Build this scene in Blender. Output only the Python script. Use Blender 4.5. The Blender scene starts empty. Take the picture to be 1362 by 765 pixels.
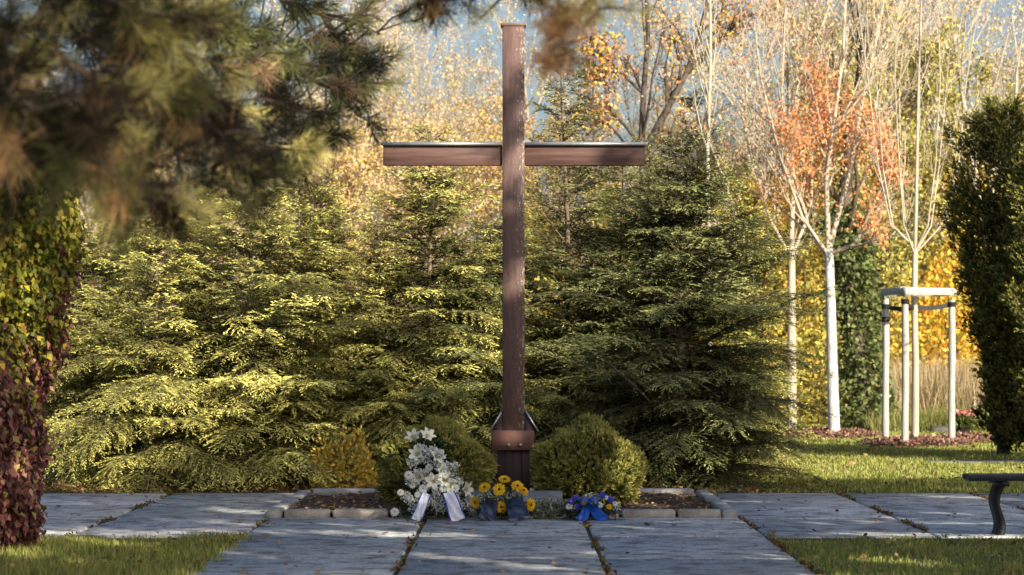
import bpy, math, random
import numpy as np
from mathutils import Vector
RS = np.random.RandomState
R = math.radians
sc = bpy.context.scene
COL = sc.collection
CAMZ = 1.4; FPX = 3215.0; HX, HY = 681.0, 472.0
def X(px, Y): return (px-HX)/FPX*Y
def Z(py, Y): return CAMZ+(HY-py)/FPX*Y
def GY(py): return CAMZ*FPX/(py-HY)

# ------------------------------------------------------------------ materials
def newmat(name):
    m = bpy.data.materials.new(name); m.use_nodes = True
    nt = m.node_tree; b = nt.nodes['Principled BSDF']
    return m, nt, b
def solid(name, col, rough=0.7, var=0.25, scale=8.0, bump=0.0, col2=None, stretch=(1,1,1), metallic=0, spec=0.3):
    m, nt, b = newmat(name)
    tc = nt.nodes.new('ShaderNodeTexCoord'); mp = nt.nodes.new('ShaderNodeMapping')
    mp.inputs['Scale'].default_value = stretch
    nz = nt.nodes.new('ShaderNodeTexNoise'); nz.inputs['Scale'].default_value = scale; nz.inputs['Detail'].default_value = 6
    nz.inputs['Roughness'].default_value = 0.65
    rp = nt.nodes.new('ShaderNodeValToRGB')
    c2 = col2 or tuple(c*(1-var) for c in col)
    rp.color_ramp.elements[0].position = .33; rp.color_ramp.elements[1].position = .67
    rp.color_ramp.elements[0].color = (*c2, 1); rp.color_ramp.elements[1].color = (*col, 1)
    L = nt.links.new
    L(tc.outputs['Object'], mp.inputs['Vector']); L(mp.outputs[0], nz.inputs['Vector'])
    L(nz.outputs['Fac'], rp.inputs['Fac']); L(rp.outputs[0], b.inputs['Base Color'])
    b.inputs['Roughness'].default_value = rough; b.inputs['Metallic'].default_value = metallic
    b.inputs['Specular IOR Level'].default_value = spec
    if bump:
        bp = nt.nodes.new('ShaderNodeBump'); bp.inputs['Strength'].default_value = bump; bp.inputs['Distance'].default_value = .02
        L(nz.outputs['Fac'], bp.inputs['Height']); L(bp.outputs[0], b.inputs['Normal'])
    return m
def leafmat(name, trans=0.35, rough=0.55, spec=0.25):
    m, nt, b = newmat(name)
    L = nt.links.new
    at = nt.nodes.new('ShaderNodeAttribute'); at.attribute_name = 'tint'
    tc = nt.nodes.new('ShaderNodeTexCoord')
    nz = nt.nodes.new('ShaderNodeTexNoise'); nz.inputs['Scale'].default_value = 1.7; nz.inputs['Detail'].default_value = 2
    mr = nt.nodes.new('ShaderNodeMapRange'); mr.inputs['To Min'].default_value = .65; mr.inputs['To Max'].default_value = 1.35
    mx = nt.nodes.new('ShaderNodeVectorMath'); mx.operation = 'SCALE'
    L(tc.outputs['Object'], nz.inputs['Vector']); L(nz.outputs['Fac'], mr.inputs['Value'])
    L(at.outputs['Color'], mx.inputs[0]); L(mr.outputs[0], mx.inputs['Scale'])
    L(mx.outputs[0], b.inputs['Base Color'])
    b.inputs['Roughness'].default_value = rough; b.inputs['Specular IOR Level'].default_value = spec
    if trans > 0:
        tr = nt.nodes.new('ShaderNodeBsdfTranslucent'); ms = nt.nodes.new('ShaderNodeMixShader')
        ms.inputs[0].default_value = trans
        L(mx.outputs[0], tr.inputs['Color']); L(b.outputs[0], ms.inputs[1]); L(tr.outputs[0], ms.inputs[2])
        L(ms.outputs[0], nt.nodes['Material Output'].inputs['Surface'])
    return m
LEAF = leafmat('leaf'); NEEDLE = leafmat('needle', 0.14, .65, .12); PETAL = leafmat('petal', .25, .6, .2); GRASS = leafmat('grass_blade', .3, .5)
MULCH = leafmat('mulch_flake', 0.0, .8)
BARK = solid('bark', (.22,.165,.115), .9, .55, 9, .6, stretch=(1,1,.25))
DARKBARK = solid('dark_bark', (.12,.095,.075), .9, .5, 9, .5, stretch=(1,1,.25))
PALEBARK = solid('pale_bark', (.50,.43,.34), .8, .35, 7, .3, stretch=(1,1,.3))
WHITEBARK = solid('white_limewashed_bark', (.60,.62,.64), .8, .0, 11, .5, col2=(.27,.26,.25), stretch=(1,1,.5))
TWIG = solid('twig_bark', (.46,.37,.31), .85, .35, 10)  # lightened, standing in for haze over far twigs
STAKE = solid('stake_wood', (.50,.48,.45), .75, 0, 5, .3, col2=(.27,.25,.23), stretch=(6,6,.5))
STRAP = solid('black_strap', (.018,.018,.02), .6, .3)
SOIL = solid('soil', (.085,.06,.045), .95, .6, 14, .8)
POT = solid('black_pot', (.02,.02,.022), .5, .3)
GRANITE = solid('blue_granite', (.10,.125,.155), .35, .3, 90, 0, spec=.5)
STONE = solid('kerb_stone', (.40,.37,.33), .85, 0, 9, .7, col2=(.20,.185,.165))
LSTONE = solid('pale_kerb_stone', (.36,.36,.36), .85, 0, 9, .5, col2=(.20,.20,.20))
METAL = solid('zinc_flashing', (.50,.52,.54), .38, .25, 5, 0, metallic=.7)
BOLT = solid('galvanised_bolt', (.45,.45,.46), .4, .2, metallic=.8)
BENCHW = solid('bench_slat', (.04,.045,.055), .55, .35, 6, .3, stretch=(.3,6,6))
IRON = solid('cast_iron', (.015,.015,.017), .5, .3)
RIB_W = solid('lavender_ribbon', (.68,.70,.84), .45, .08, 3, spec=.5)
RIB_E = solid('blue_ribbon_edge', (.04,.08,.48), .5, .2)
RIB_N = solid('navy_ribbon', (.018,.028,.07), .35, .2, 3, spec=.6)
RIB_B = solid('royal_blue_ribbon', (.012,.08,.44), .35, .2, 3, spec=.5)
DARKCORE = solid('inner_branches', (.022,.022,.012), .95, .5, 12)  # near-black fill colour standing in for shade inside shrubs and hedge

def wood_mat():
    m, nt, b = newmat('weathered_red_brown_paint'); L = nt.links.new
    tc = nt.nodes.new('ShaderNodeTexCoord'); mp = nt.nodes.new('ShaderNodeMapping'); mp.inputs['Scale'].default_value = (1,1,.12)
    L(tc.outputs['Object'], mp.inputs['Vector'])
    n1 = nt.nodes.new('ShaderNodeTexNoise'); n1.inputs['Scale'].default_value = 45; n1.inputs['Detail'].default_value = 5; n1.inputs['Roughness'].default_value = .7
    L(mp.outputs[0], n1.inputs['Vector'])
    r1 = nt.nodes.new('ShaderNodeValToRGB'); e = r1.color_ramp.elements
    e[0].position = .3; e[0].color = (.065,.037,.034,1); e[1].position = .7; e[1].color = (.15,.083,.073,1)
    L(n1.outputs['Fac'], r1.inputs['Fac'])
    # peeled flecks
    mp2 = nt.nodes.new('ShaderNodeMapping'); mp2.inputs['Scale'].default_value = (1,1,.33); L(tc.outputs['Object'], mp2.inputs['Vector'])
    n2 = nt.nodes.new('ShaderNodeTexNoise'); n2.inputs['Scale'].default_value = 62; n2.inputs['Detail'].default_value = 7; n2.inputs['Roughness'].default_value = .75
    L(mp2.outputs[0], n2.inputs['Vector'])
    sx = nt.nodes.new('ShaderNodeSeparateXYZ'); L(tc.outputs['Object'], sx.inputs[0])
    mr = nt.nodes.new('ShaderNodeMapRange'); mr.inputs['From Min'].default_value = -.02; mr.inputs['From Max'].default_value = .11
    mr.inputs['To Min'].default_value = -.07; mr.inputs['To Max'].default_value = .06; L(sx.outputs['X'], mr.inputs['Value'])
    ad = nt.nodes.new('ShaderNodeMath'); ad.operation = 'ADD'; L(n2.outputs['Fac'], ad.inputs[0]); L(mr.outputs[0], ad.inputs[1])
    r2 = nt.nodes.new('ShaderNodeValToRGB'); r2.color_ramp.elements[0].position = .57; r2.color_ramp.elements[1].position = .63
    L(ad.outputs[0], r2.inputs['Fac'])
    mx = nt.nodes.new('ShaderNodeMix'); mx.data_type = 'RGBA'; L(r2.outputs[0], mx.inputs['Factor'])
    L(r1.outputs[0], mx.inputs['A']); mx.inputs['B'].default_value = (.40,.33,.29,1)
    L(mx.outputs['Result'], b.inputs['Base Color']); b.inputs['Roughness'].default_value = .7
    bp = nt.nodes.new('ShaderNodeBump'); bp.inputs['Strength'].default_value = .35; bp.inputs['Distance'].default_value = .01
    L(n2.outputs['Fac'], bp.inputs['Height']); L(bp.outputs[0], b.inputs['Normal'])
    return m
POSTW = wood_mat()
BEAMW = solid('red_brown_beam', (.145,.08,.07), .65, 0, 30, .15, col2=(.065,.034,.03), stretch=(.06,1,1))
BASEW = solid('dark_plinth_wood', (.055,.032,.032), .75, 0, 22, .2, col2=(.03,.018,.02), stretch=(1,1,.08))
CLAMPW = solid('red_clamp_board', (.15,.072,.06), .7, 0, 22, .2, col2=(.15,.07,.06), stretch=(.1,1,1))

def pave_mat():
    m, nt, b = newmat('concrete_paving'); L = nt.links.new
    tc = nt.nodes.new('ShaderNodeTexCoord')
    n1 = nt.nodes.new('ShaderNodeTexNoise'); n1.inputs['Scale'].default_value = .9; n1.inputs['Detail'].default_value = 8; n1.inputs['Roughness'].default_value = .7
    n2 = nt.nodes.new('ShaderNodeTexNoise'); n2.inputs['Scale'].default_value = 42; n2.inputs['Detail'].default_value = 5; n2.inputs['Roughness'].default_value = .7
    n3 = nt.nodes.new('ShaderNodeTexNoise'); n3.inputs['Scale'].default_value = 5; n3.inputs['Detail'].default_value = 5
    for n in (n1,n2,n3): L(tc.outputs['Object'], n.inputs['Vector'])
    r1 = nt.nodes.new('ShaderNodeValToRGB'); e = r1.color_ramp.elements
    e[0].position = .3; e[0].color = (.29,.31,.335,1); e[1].position = .7; e[1].color = (.57,.60,.64,1)
    L(n1.outputs['Fac'], r1.inputs['Fac'])
    r2 = nt.nodes.new('ShaderNodeValToRGB'); e = r2.color_ramp.elements
    e[0].position = .3; e[0].color = (.30,.30,.31,1); e[1].position = .62; e[1].color = (1.3,1.28,1.25,1)
    L(n2.outputs['Fac'], r2.inputs['Fac'])
    r3 = nt.nodes.new('ShaderNodeValToRGB'); e = r3.color_ramp.elements
    e[0].position = .38; e[0].color = (.36,.34,.32,1); e[1].position = .5; e[1].color = (1,1,1,1)
    L(n3.outputs['Fac'], r3.inputs['Fac'])
    a = nt.nodes.new('ShaderNodeMix'); a.data_type = 'RGBA'; a.blend_type = 'MULTIPLY'; a.inputs['Factor'].default_value = 1
    c = nt.nodes.new('ShaderNodeMix'); c.data_type = 'RGBA'; c.blend_type = 'MULTIPLY'; c.inputs['Factor'].default_value = .8
    L(r1.outputs[0], a.inputs['A']); L(r2.outputs[0], a.inputs['B']); L(a.outputs['Result'], c.inputs['A']); L(r3.outputs[0], c.inputs['B'])
    at = nt.nodes.new('ShaderNodeAttribute'); at.attribute_name = 'tint'; tm = nt.nodes.new('ShaderNodeVectorMath'); tm.operation = 'MULTIPLY'
    L(c.outputs['Result'], tm.inputs[0]); L(at.outputs['Color'], tm.inputs[1])
    L(tm.outputs[0], b.inputs['Base Color']); b.inputs['Roughness'].default_value = .75; b.inputs['Specular IOR Level'].default_value = .35
    bp = nt.nodes.new('ShaderNodeBump'); bp.inputs['Strength'].default_value = .5; bp.inputs['Distance'].default_value = .006
    L(n2.outputs['Fac'], bp.inputs['Height']); L(bp.outputs[0], b.inputs['Normal'])
    return m
PAVE = pave_mat()
GROUND = solid('ground_turf', (.13,.15,.045), .95, 0, 2.2, .5, col2=(.045,.042,.020))
LITTER = solid('litter_earth', (.13,.085,.05), .95, 0, 16, .8, col2=(.05,.035,.022))

# ------------------------------------------------------------------ mesh helpers
class MB:
    def __init__(s): s.V=[]; s.F=[]; s.C=[]; s.n=0; s.T=[]
    def add(s, V, F, C=None):
        V = np.asarray(V, float).reshape(-1,3); F = np.asarray(F, int)
        if len(V) == 0: return
        (s.F if F.shape[1]==4 else s.T).append(F+s.n); s.V.append(V)
        if C is None: C = (.5,.5,.5)
        C = np.asarray(C, float)
        s.C.append(np.broadcast_to(C, (len(V),3)) if C.ndim==1 else C)
        s.n += len(V)
    def rhomb(s, P, D, N, L, W, C, mid=.42, fold=0.0):
        P=np.asarray(P,float); n=len(P)
        if n==0: return
        D=nrm(np.broadcast_to(D,(n,3))); S=nrm(np.cross(D,np.broadcast_to(N,(n,3))))
        L=np.broadcast_to(np.asarray(L,float),(n,))[:,None]; W=np.broadcast_to(np.asarray(W,float),(n,))[:,None]
        M=P+D*L*mid
        if fold: M=M+nrm(np.cross(S,D))*W*fold
        V=np.stack([P, M+S*W/2, P+D*L, M-S*W/2],1).reshape(-1,3)
        C=np.repeat(np.broadcast_to(C,(n,3)),4,0)
        s.add(V, np.arange(4*n).reshape(-1,4), C)
    def tube(s, pts, rad, k=6, C=None, cap=True):
        pts=np.asarray(pts,float); m=len(pts); rad=np.broadcast_to(np.asarray(rad,float),(m,))
        T=nrm(np.gradient(pts,axis=0))
        mean=nrm((pts[-1]-pts[0])[None])[0]
        ref=np.array([1.,0,0]) if abs(mean[0])<.7 else np.array([0,1.,0])
        A=nrm(np.cross(T,ref)); B=np.cross(T,A)
        th=np.linspace(0,2*math.pi,k,endpoint=False)
        V=pts[:,None]+rad[:,None,None]*(np.cos(th)[None,:,None]*A[:,None]+np.sin(th)[None,:,None]*B[:,None])
        V=V.reshape(-1,3); i=np.arange(m-1)[:,None]*k; j=np.arange(k)[None]; j2=(j+1)%k
        F=np.stack([i+j,i+j2,i+k+j2,i+k+j],-1).reshape(-1,4)
        s.add(V,F,C)
        if cap:
            for e in (0,m-1):
                o=e*k; ring=V[o:o+k]; c=pts[e]
                VV=np.vstack([ring,c[None]]); FF=np.array([[a,(a+1)%k,k] for a in range(k)])
                s.add(VV,FF,C)
    def box(s, c, size, rot=None, C=None, bev=0.0, taper=1.0):
        sx,sy,sz=[v/2 for v in size]
        if bev>0:
            b=min(bev,sx*.9,sy*.9,sz*.9); rings=[]
            def ring(x,y,z,b2):
                return [(-x+b2,-y,z),(x-b2,-y,z),(x,-y+b2,z),(x,y-b2,z),(x-b2,y,z),(-x+b2,y,z),(-x,y-b2,z),(-x,-y+b2,z)]
            V=ring(sx-b,sy-b,-sz,b*.4)+ring(sx,sy,-sz+b,b)+ring(sx*taper,sy*taper,sz-b,b)+ring(sx*taper-b,sy*taper-b,sz,b*.4)
            V=np.array(V); F=[]
            for r in range(3):
                for k in range(8): F.append((r*8+k,r*8+(k+1)%8,r*8+8+(k+1)%8,r*8+8+k))
            T=[]
            for o in (0,24):
                F+= [(o,o+1,o+2,o+7),(o+7,o+2,o+3,o+6),(o+6,o+3,o+4,o+5)]
            F=np.array(F)
        else:
            V=np.array([(a*sx*(taper if d>0 else 1),bb*sy*(taper if d>0 else 1),d*sz) for d in (-1,1) for bb in (-1,1) for a in (-1,1)])
            F=np.array([(0,2,3,1),(4,5,7,6),(0,1,5,4),(2,6,7,3),(0,4,6,2),(1,3,7,5)])
        if rot is not None: V=V@np.array(rot.to_matrix() if hasattr(rot,'to_matrix') else rot).T
        s.add(V+np.array(c),F,C)
    def build(s, name, mat, parent=None, smooth=False):
        me=bpy.data.meshes.new(name)
        V=np.concatenate(s.V) if s.V else np.zeros((0,3)); 
        Q=np.concatenate(s.F) if s.F else np.zeros((0,4),int); T=np.concatenate(s.T) if s.T else np.zeros((0,3),int)
        me.vertices.add(len(V)); me.vertices.foreach_set('co',V.astype(np.float32).ravel())
        nl=len(Q)*4+len(T)*3; me.loops.add(nl)
        me.loops.foreach_set('vertex_index',np.concatenate([Q.ravel(),T.ravel()]).astype(np.int32))
        me.polygons.add(len(Q)+len(T))
        st=np.concatenate([np.arange(len(Q))*4, len(Q)*4+np.arange(len(T))*3]).astype(np.int32)
        me.polygons.foreach_set('loop_start',st)
        if smooth: me.polygons.foreach_set('use_smooth',np.ones(len(st),bool))
        a=me.attributes.new('tint','FLOAT_COLOR','POINT')
        C=np.concatenate(s.C); a.data.foreach_set('color',np.hstack([C,np.ones((len(C),1))]).astype(np.float32).ravel())
        me.materials.append(mat); me.update(calc_edges=True); me.validate()
        o=bpy.data.objects.new(name,me); COL.objects.link(o)
        if parent is not None: o.parent=parent
        return o
def nrm(a): return a/np.maximum(np.linalg.norm(a,axis=-1,keepdims=True),1e-9)
def rdir(r,n): return nrm(r.normal(size=(n,3)))
def pal(r, n, cols, w=None, jit=.22):
    cols=np.array(cols,float); i=r.choice(len(cols),n,p=None if w is None else np.array(w)/sum(w))
    return cols[i]*(1+r.uniform(-jit,jit,(n,1)))*(1+r.uniform(-.08,.08,(n,3)))
def tag(o,label=None,cat=None,group=None,kind=None):
    if label: o['label']=label
    if cat: o['category']=cat
    if group: o['group']=group
    if kind: o['kind']=kind
    return o
def empty(name,loc,label,cat,group=None,rz=0,scale=None):
    o=bpy.data.objects.new(name,None); COL.objects.link(o); o.location=loc; o.rotation_euler=(0,0,rz); o.empty_display_size=.2
    if scale is not None: o.scale=(scale,)*3 if np.isscalar(scale) else scale
    return tag(o,label,cat,group)
def dup(root,loc,rz,label,scale=1,group=None):
    r=root.copy(); COL.objects.link(r); r.location=loc; r.rotation_euler=(0,0,rz); r.scale=(scale,)*3 if np.isscalar(scale) else scale; r['label']=label
    if group: r['group']=group
    for ch in [o for o in COL.objects if o.parent==root]:
        c=ch.copy(); COL.objects.link(c); c.parent=r
        for g in [o for o in COL.objects if o.parent==ch]:
            d=g.copy(); COL.objects.link(d); d.parent=c
    return r

# ------------------------------------------------------------------ ground
def sheet(name,x0,x1,y0,y1,z,mat,n=1,amp=0,seed=0):
    mb=MB(); r=RS(seed); gx=np.linspace(x0,x1,n+1); gy=np.linspace(y0,y1,n+1)
    V=np.array([(a,b,z+(r.uniform(-amp,amp) if amp else 0)) for b in gy for a in gx])
    F=np.array([(j*(n+1)+i,j*(n+1)+i+1,(j+1)*(n+1)+i+1,(j+1)*(n+1)+i) for j in range(n) for i in range(n)])
    mb.add(V,F); return mb.build(name,mat)
tag(sheet('ground',-500,500,-300,900,-.012,GROUND),kind='structure')
tag(sheet('verge',-12,3.2,24.42,30,-.004,LITTER),kind='structure')
# paving slabs: one surface, with open joints above a dark bed
mb=MB(); r=RS(3); 
xs=[-12.6,-11.3,-9.95,-8.6,-7.3,-6.05,-4.75,-3.4,-2.07,-.74,.61,1.95,3.27,4.6,5.95,7.3,8.6,9.9,11.2]
ysl=[-2,.2,2.2,4.25,6.3,8.35,10.4,12.45,14.5,16.5,18.5,20.5,22.4,24.3]
for i in range(len(xs)-1):
    for j in range(len(ysl)-1):
        x0,x1,y0,y1=xs[i],xs[i+1],ysl[j],ysl[j+1]
        if y1<18.6 and not (-2.1<(x0+x1)/2<2.0): continue
        z=r.uniform(-.003,.003)
        g=.013+r.uniform(0,.006)
        q=r.uniform(.72,1.12); mb.box(((x0+x1)/2,(y0+y1)/2,-.02+z),(x1-x0-2*g,y1-y0-2*g,.06),bev=.008,C=(q*r.uniform(.97,1.03),q,q*r.uniform(.97,1.03)))
tag(mb.build('pavement',PAVE),kind='structure')
mb=MB(); mb.add([(-12.6,18.45,-.006),(11.2,18.45,-.006),(11.2,24.32,-.006),(-12.6,24.32,-.006)],[(0,1,2,3)])
mb.add([(-2.1,-2,-.006),(1.97,-2,-.006),(1.97,18.45,-.006),(-2.1,18.45,-.006)],[(0,1,2,3)])
tag(mb.build('pavement_bed',SOIL),kind='structure')
# narrow pale path across the lawn
mb=MB(); mb.box((9.2,31.5,-.01),(7.5,.45,.05),bev=.005,C=(.8,.8,.8)); tag(mb.build('path',PAVE),kind='structure')

def grass(name,x0,x1,y0,y1,n,h,w,cols,wts,seed,keep=None,lean=.35):
    r=RS(seed); P=np.stack([r.uniform(x0,x1,n),r.uniform(y0,y1,n),np.full(n,-.012)],1)
    if keep is not None: P=P[keep(P[:,0],P[:,1],r)]
    n=len(P); D=nrm(np.stack([r.normal(0,lean,n),r.normal(0,lean,n),np.ones(n)],1))
    cl=np.sin(P[:,0]*2.3+np.sin(P[:,1]*1.7)*2)*np.cos(P[:,1]*1.9+P[:,0])
    H=h*(.75+.25*cl)*r.uniform(.5,1.3,n); N=rdir(r,n); N[:,2]*=.2
    m=MB(); c=pal(r,n,cols,wts); m.rhomb(P,D,N,H,w,c,mid=.3)
    return tag(m.build(name,GRASS),kind='stuff')
GC=[(.18,.22,.045),(.26,.29,.06),(.36,.35,.10),(.11,.14,.035),(.46,.38,.17)]
edge=lambda x,y,r: (y<18.36+.12*np.sin(x*5)+.06*np.sin(x*13)+r.exponential(.06,len(x)))
grass('grass_patch',-5.2,-1.95,13.6,18.6,34000,.10,.007,GC,[3,4,3,2,1.2],5,lambda x,y,r: edge(x,y,r)&(x<-2.06+.07*np.sin(y*7)+.04*np.sin(y*17)+r.exponential(.04,len(x))))
grass('grass_patch',1.9,6.0,13.6,18.6,34000,.055,.007,GC,[3,3,2,2,.7],6,lambda x,y,r: edge(x,y,r)&(x>2.0+.07*np.sin(y*8)+.04*np.sin(y*19)-r.exponential(.04,len(x))))
grass('lawn',2.6,13,24.35,48,170000,.07,.016,GC,[3,5,4,1.5,1.0],7,lambda x,y,r:(x>2.4+r.uniform(0,2,len(x))**2*.2)&~((y>31.2)&(y<31.8)&(x>5.4)))
grass('verge_ground_cover',-9,3.5,24.38,26.4,16000,.07,.022,[(.10,.12,.03),(.05,.06,.02),(.22,.15,.06),(.14,.09,.05)],[3,3,2,2],8,lean=.9)
# tall meadow grass
grass('meadow_grass',7.2,17,46,51.5,42000,1.25,.022,[(.42,.31,.19),(.50,.36,.27),(.30,.26,.11),(.17,.18,.06)],[3,3,2,2],9,lean=.16)
grass('meadow_grass',6.5,17,43.5,46.5,26000,.45,.02,[(.16,.19,.04),(.24,.23,.07),(.3,.26,.13)],[3,2,1],10,lean=.3)
# scattered fallen leaves
def litter(name,n,fn,size,cols,seed,mat=MULCH,flat=.25):
    r=RS(seed); P=fn(r,n); n=len(P); D=rdir(r,n); D[:,2]*=flat; N=np.array([0,0,1.])+r.normal(0,.35,(n,3))
    m=MB(); m.rhomb(P,D,N,size*r.uniform(.6,1.3,n),size*.7*r.uniform(.6,1.2,n),pal(r,n,cols)); return tag(m.build(name,mat),kind='stuff')
BR=[(.28,.14,.06),(.20,.10,.05),(.36,.22,.09),(.13,.07,.04)]
litter('fallen_leaves',620,lambda r,n:np.stack([r.uniform(-6,6,n),r.uniform(15,24.3,n),r.uniform(.016,.024,n)],1),.055,BR,11)
litter('fallen_leaves',2600,lambda r,n:np.stack([r.uniform(-8,2.5,n),24.5+abs(r.normal(0,.55,n)),r.uniform(.0,.05,n)],1),.06,BR,12)
litter('patch_leaves',160,lambda r,n:np.stack([r.choice([-1,1],n)*r.uniform(2.1,4.5,n),r.uniform(15,18.3,n),r.uniform(.02,.07,n)],1),.055,BR,15)
litter('lawn_leaves',1100,lambda r,n:np.stack([r.uniform(3,12,n),r.uniform(25,45,n),r.uniform(.02,.05,n)],1),.07,BR,13)
# moss and dead leaves in the paving joints
def joints(r,n):
    o=[]
    for x in (-3.4,-2.07,-.74,.61,1.95,3.27,4.6):
        k=n//7; y=r.uniform(15 if abs(x)<2.1 else 18.5,24.3,k); q=np.sin(y*3.1+x*5)+np.sin(y*7.7+x)*.7>.0
        y=y[q]; o.append(np.stack([x+r.normal(0,.02,len(y)),y,r.uniform(.0,.014,len(y))],1))
    return np.concatenate(o)
litter('joint_moss',9000,joints,.034,[(.12,.08,.03),(.09,.10,.025),(.2,.11,.04),(.05,.04,.02)],14,flat=.8)

# ------------------------------------------------------------------ conifers
GRN=np.array([(.030,.050,.018),(.050,.075,.020),(.085,.105,.025),(.15,.165,.035)])
def make_spruce(seed,H,spread,dens=1.0,tipcol=(.19,.20,.045),incol=(.035,.055,.018)):
    r=RS(seed); tr=MB(); cr=MB()
    zz=np.linspace(0,H,14); tr.tube(np.stack([.02*H*np.sin(zz*1.3+seed)*.4,.02*H*np.cos(zz*1.1)*.4,zz],1),.045*H/4*(1-zz/H)+.006,7)
    tr_x=lambda z:(.008*H*np.sin(z*1.3+seed),.008*H*np.cos(z*1.1))
    P2=[];D2=[];L2=[];T2=[];S2=[]
    z=.08
    while z<H-.05:
        f=z/H; k=int(round((5 if f<.85 else 4)*dens)); 
        for q in range(k):
            az=r.uniform(0,2*math.pi); zb=max(.04,min(z+r.uniform(-.12,.12),H-.03))
            L=spread*((1-f)**.78)*r.uniform(.5,1.3)*(1+.22*math.sin(az*2+seed+z*.8))+.08
            if f<.12: L*=.85+f
            a=.25+.7*f+r.uniform(-.38,.42); b=.42-.15*f+r.uniform(-.18,.2); bt_=r.uniform(.5,1.3)
            n=max(4,int(L/.045*dens)); t=np.linspace(.10,1,n)
            rd=np.array([math.cos(az),math.sin(az),0]); sd=np.array([-math.sin(az),math.cos(az),0]); wob=r.uniform(-.15,.15)
            pos=lambda t:np.array([*tr_x(zb),zb])+rd*(L*t)[:,None]+sd*(L*wob*t*t)[:,None]+np.array([0,0,1])*(L*(a*t-b*t*t))[:,None]
            p=pos(t); tg=nrm(rd+sd*(2*wob*t)[:,None]+np.array([0,0,1])*(a-2*b*t)[:,None])
            tt=np.linspace(0,1,5); tr.tube(pos(tt*.93),.009*L*(1-tt)+.002,4,cap=False)
            for sgn in (-1,1):
                ln=(.10+.40*L*(1-t)**.8*np.minimum(1,(t+.18)*2.4))*r.uniform(.65,1.25,n)
                ln[-1]=.09
                d=nrm(tg*.62+sgn*np.cross(tg,[0,0,1])*.8+np.stack([r.normal(0,.12,n),r.normal(0,.12,n),r.normal(-.06,.15,n)],1))
                P2.append(p);D2.append(d);L2.append(ln);T2.append(t); S2.append(np.full(n,bt_))
            # leader along the branch itself
            P2.append(pos(np.array([.75]))); D2.append(tg[-1:]); L2.append(np.array([.27*L+.05])); T2.append(np.array([.9])); S2.append(np.array([bt_]))
        z+= (.088 if f<.8 else .075)/dens*(H/4)**.5
    P=np.concatenate(P2);D=np.concatenate(D2);L=np.concatenate(L2);T=np.concatenate(T2);BT=np.concatenate(S2)
    cr.rhomb(P,D-np.array([0,0,.10]),np.array([0,0,1.]),L,.006,(.07,.06,.03))
    k=np.maximum(3,(L/.0185).astype(int)); I=np.repeat(np.arange(len(P)),k); n=len(I)
    st=np.concatenate([[0],np.cumsum(k)[:-1]]); u=(np.arange(n)-st[I]+.5)/k[I]
    sg=np.where((np.arange(n)-st[I])%2==0,1.,-1.)
    p=P[I]+D[I]*(L[I]*u)[:,None]-np.array([0,0,1])*(.20*L[I]*u*u)[:,None]
    S=nrm(np.cross(D[I],[0,0,1.]))
    d=D[I]*.75+S*(sg*.75*(1-.55*u))[:,None]+r.normal(0,.2,(n,3)); d[:,2]-=.02+.14*u
    rad=nrm(p*np.array([1,1,0])); N=np.array([0,0,.75])+rad*.75+r.normal(0,.4,(n,3))
    ln=(.062-.024*u)*r.uniform(.7,1.3,n)
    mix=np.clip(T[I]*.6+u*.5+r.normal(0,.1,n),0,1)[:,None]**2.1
    c=(np.array(incol)*(1-mix)+np.array(tipcol)*mix)*r.uniform(.75,1.25,(n,1))*BT[I][:,None]  # needles darken inward and brighten at tips to stand in for crown shading
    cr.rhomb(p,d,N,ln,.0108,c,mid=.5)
    return tr,cr
def spruce(name,seed,H,spread,loc,label,rz=0,**k):
    t,c=make_spruce(seed,H,spread,**k); g=k
    o=empty(name,loc,label,'conifer','conifers behind the cross',rz)
    t.build('trunk',BARK,o); c.build('crown',NEEDLE,o); return o
def sz(px,py,Y,H): return (Z(py,Y))/H
sp=[]
A=spruce('spruce_tree',21,3.6,1.45,(X(335,25.6),25.6,0),'sunlit yellow-green spruce in the middle of the left clump, feathery top under the pine branch',.4,tipcol=(.84,.78,.23),incol=(.05,.06,.02))  # tip colour raised to give this tree its sunlit look
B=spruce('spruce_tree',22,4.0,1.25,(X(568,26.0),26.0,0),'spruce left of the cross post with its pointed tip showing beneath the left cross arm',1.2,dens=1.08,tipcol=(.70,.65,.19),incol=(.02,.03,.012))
C=spruce('spruce_tree',23,4.1,1.65,(X(905,25.6),25.6,0),'broad shaded spruce right of the cross with lowest boughs sweeping out over the lawn',2.0,dens=1.1,tipcol=(.33,.35,.13),incol=(.012,.02,.011))  # tip and inner colours lowered to paint in the shade
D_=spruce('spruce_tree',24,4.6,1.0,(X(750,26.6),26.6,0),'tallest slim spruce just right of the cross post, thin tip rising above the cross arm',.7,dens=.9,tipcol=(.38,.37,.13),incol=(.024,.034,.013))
C.scale=(1,1,.9); B.scale=(1,1,.95)
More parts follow.
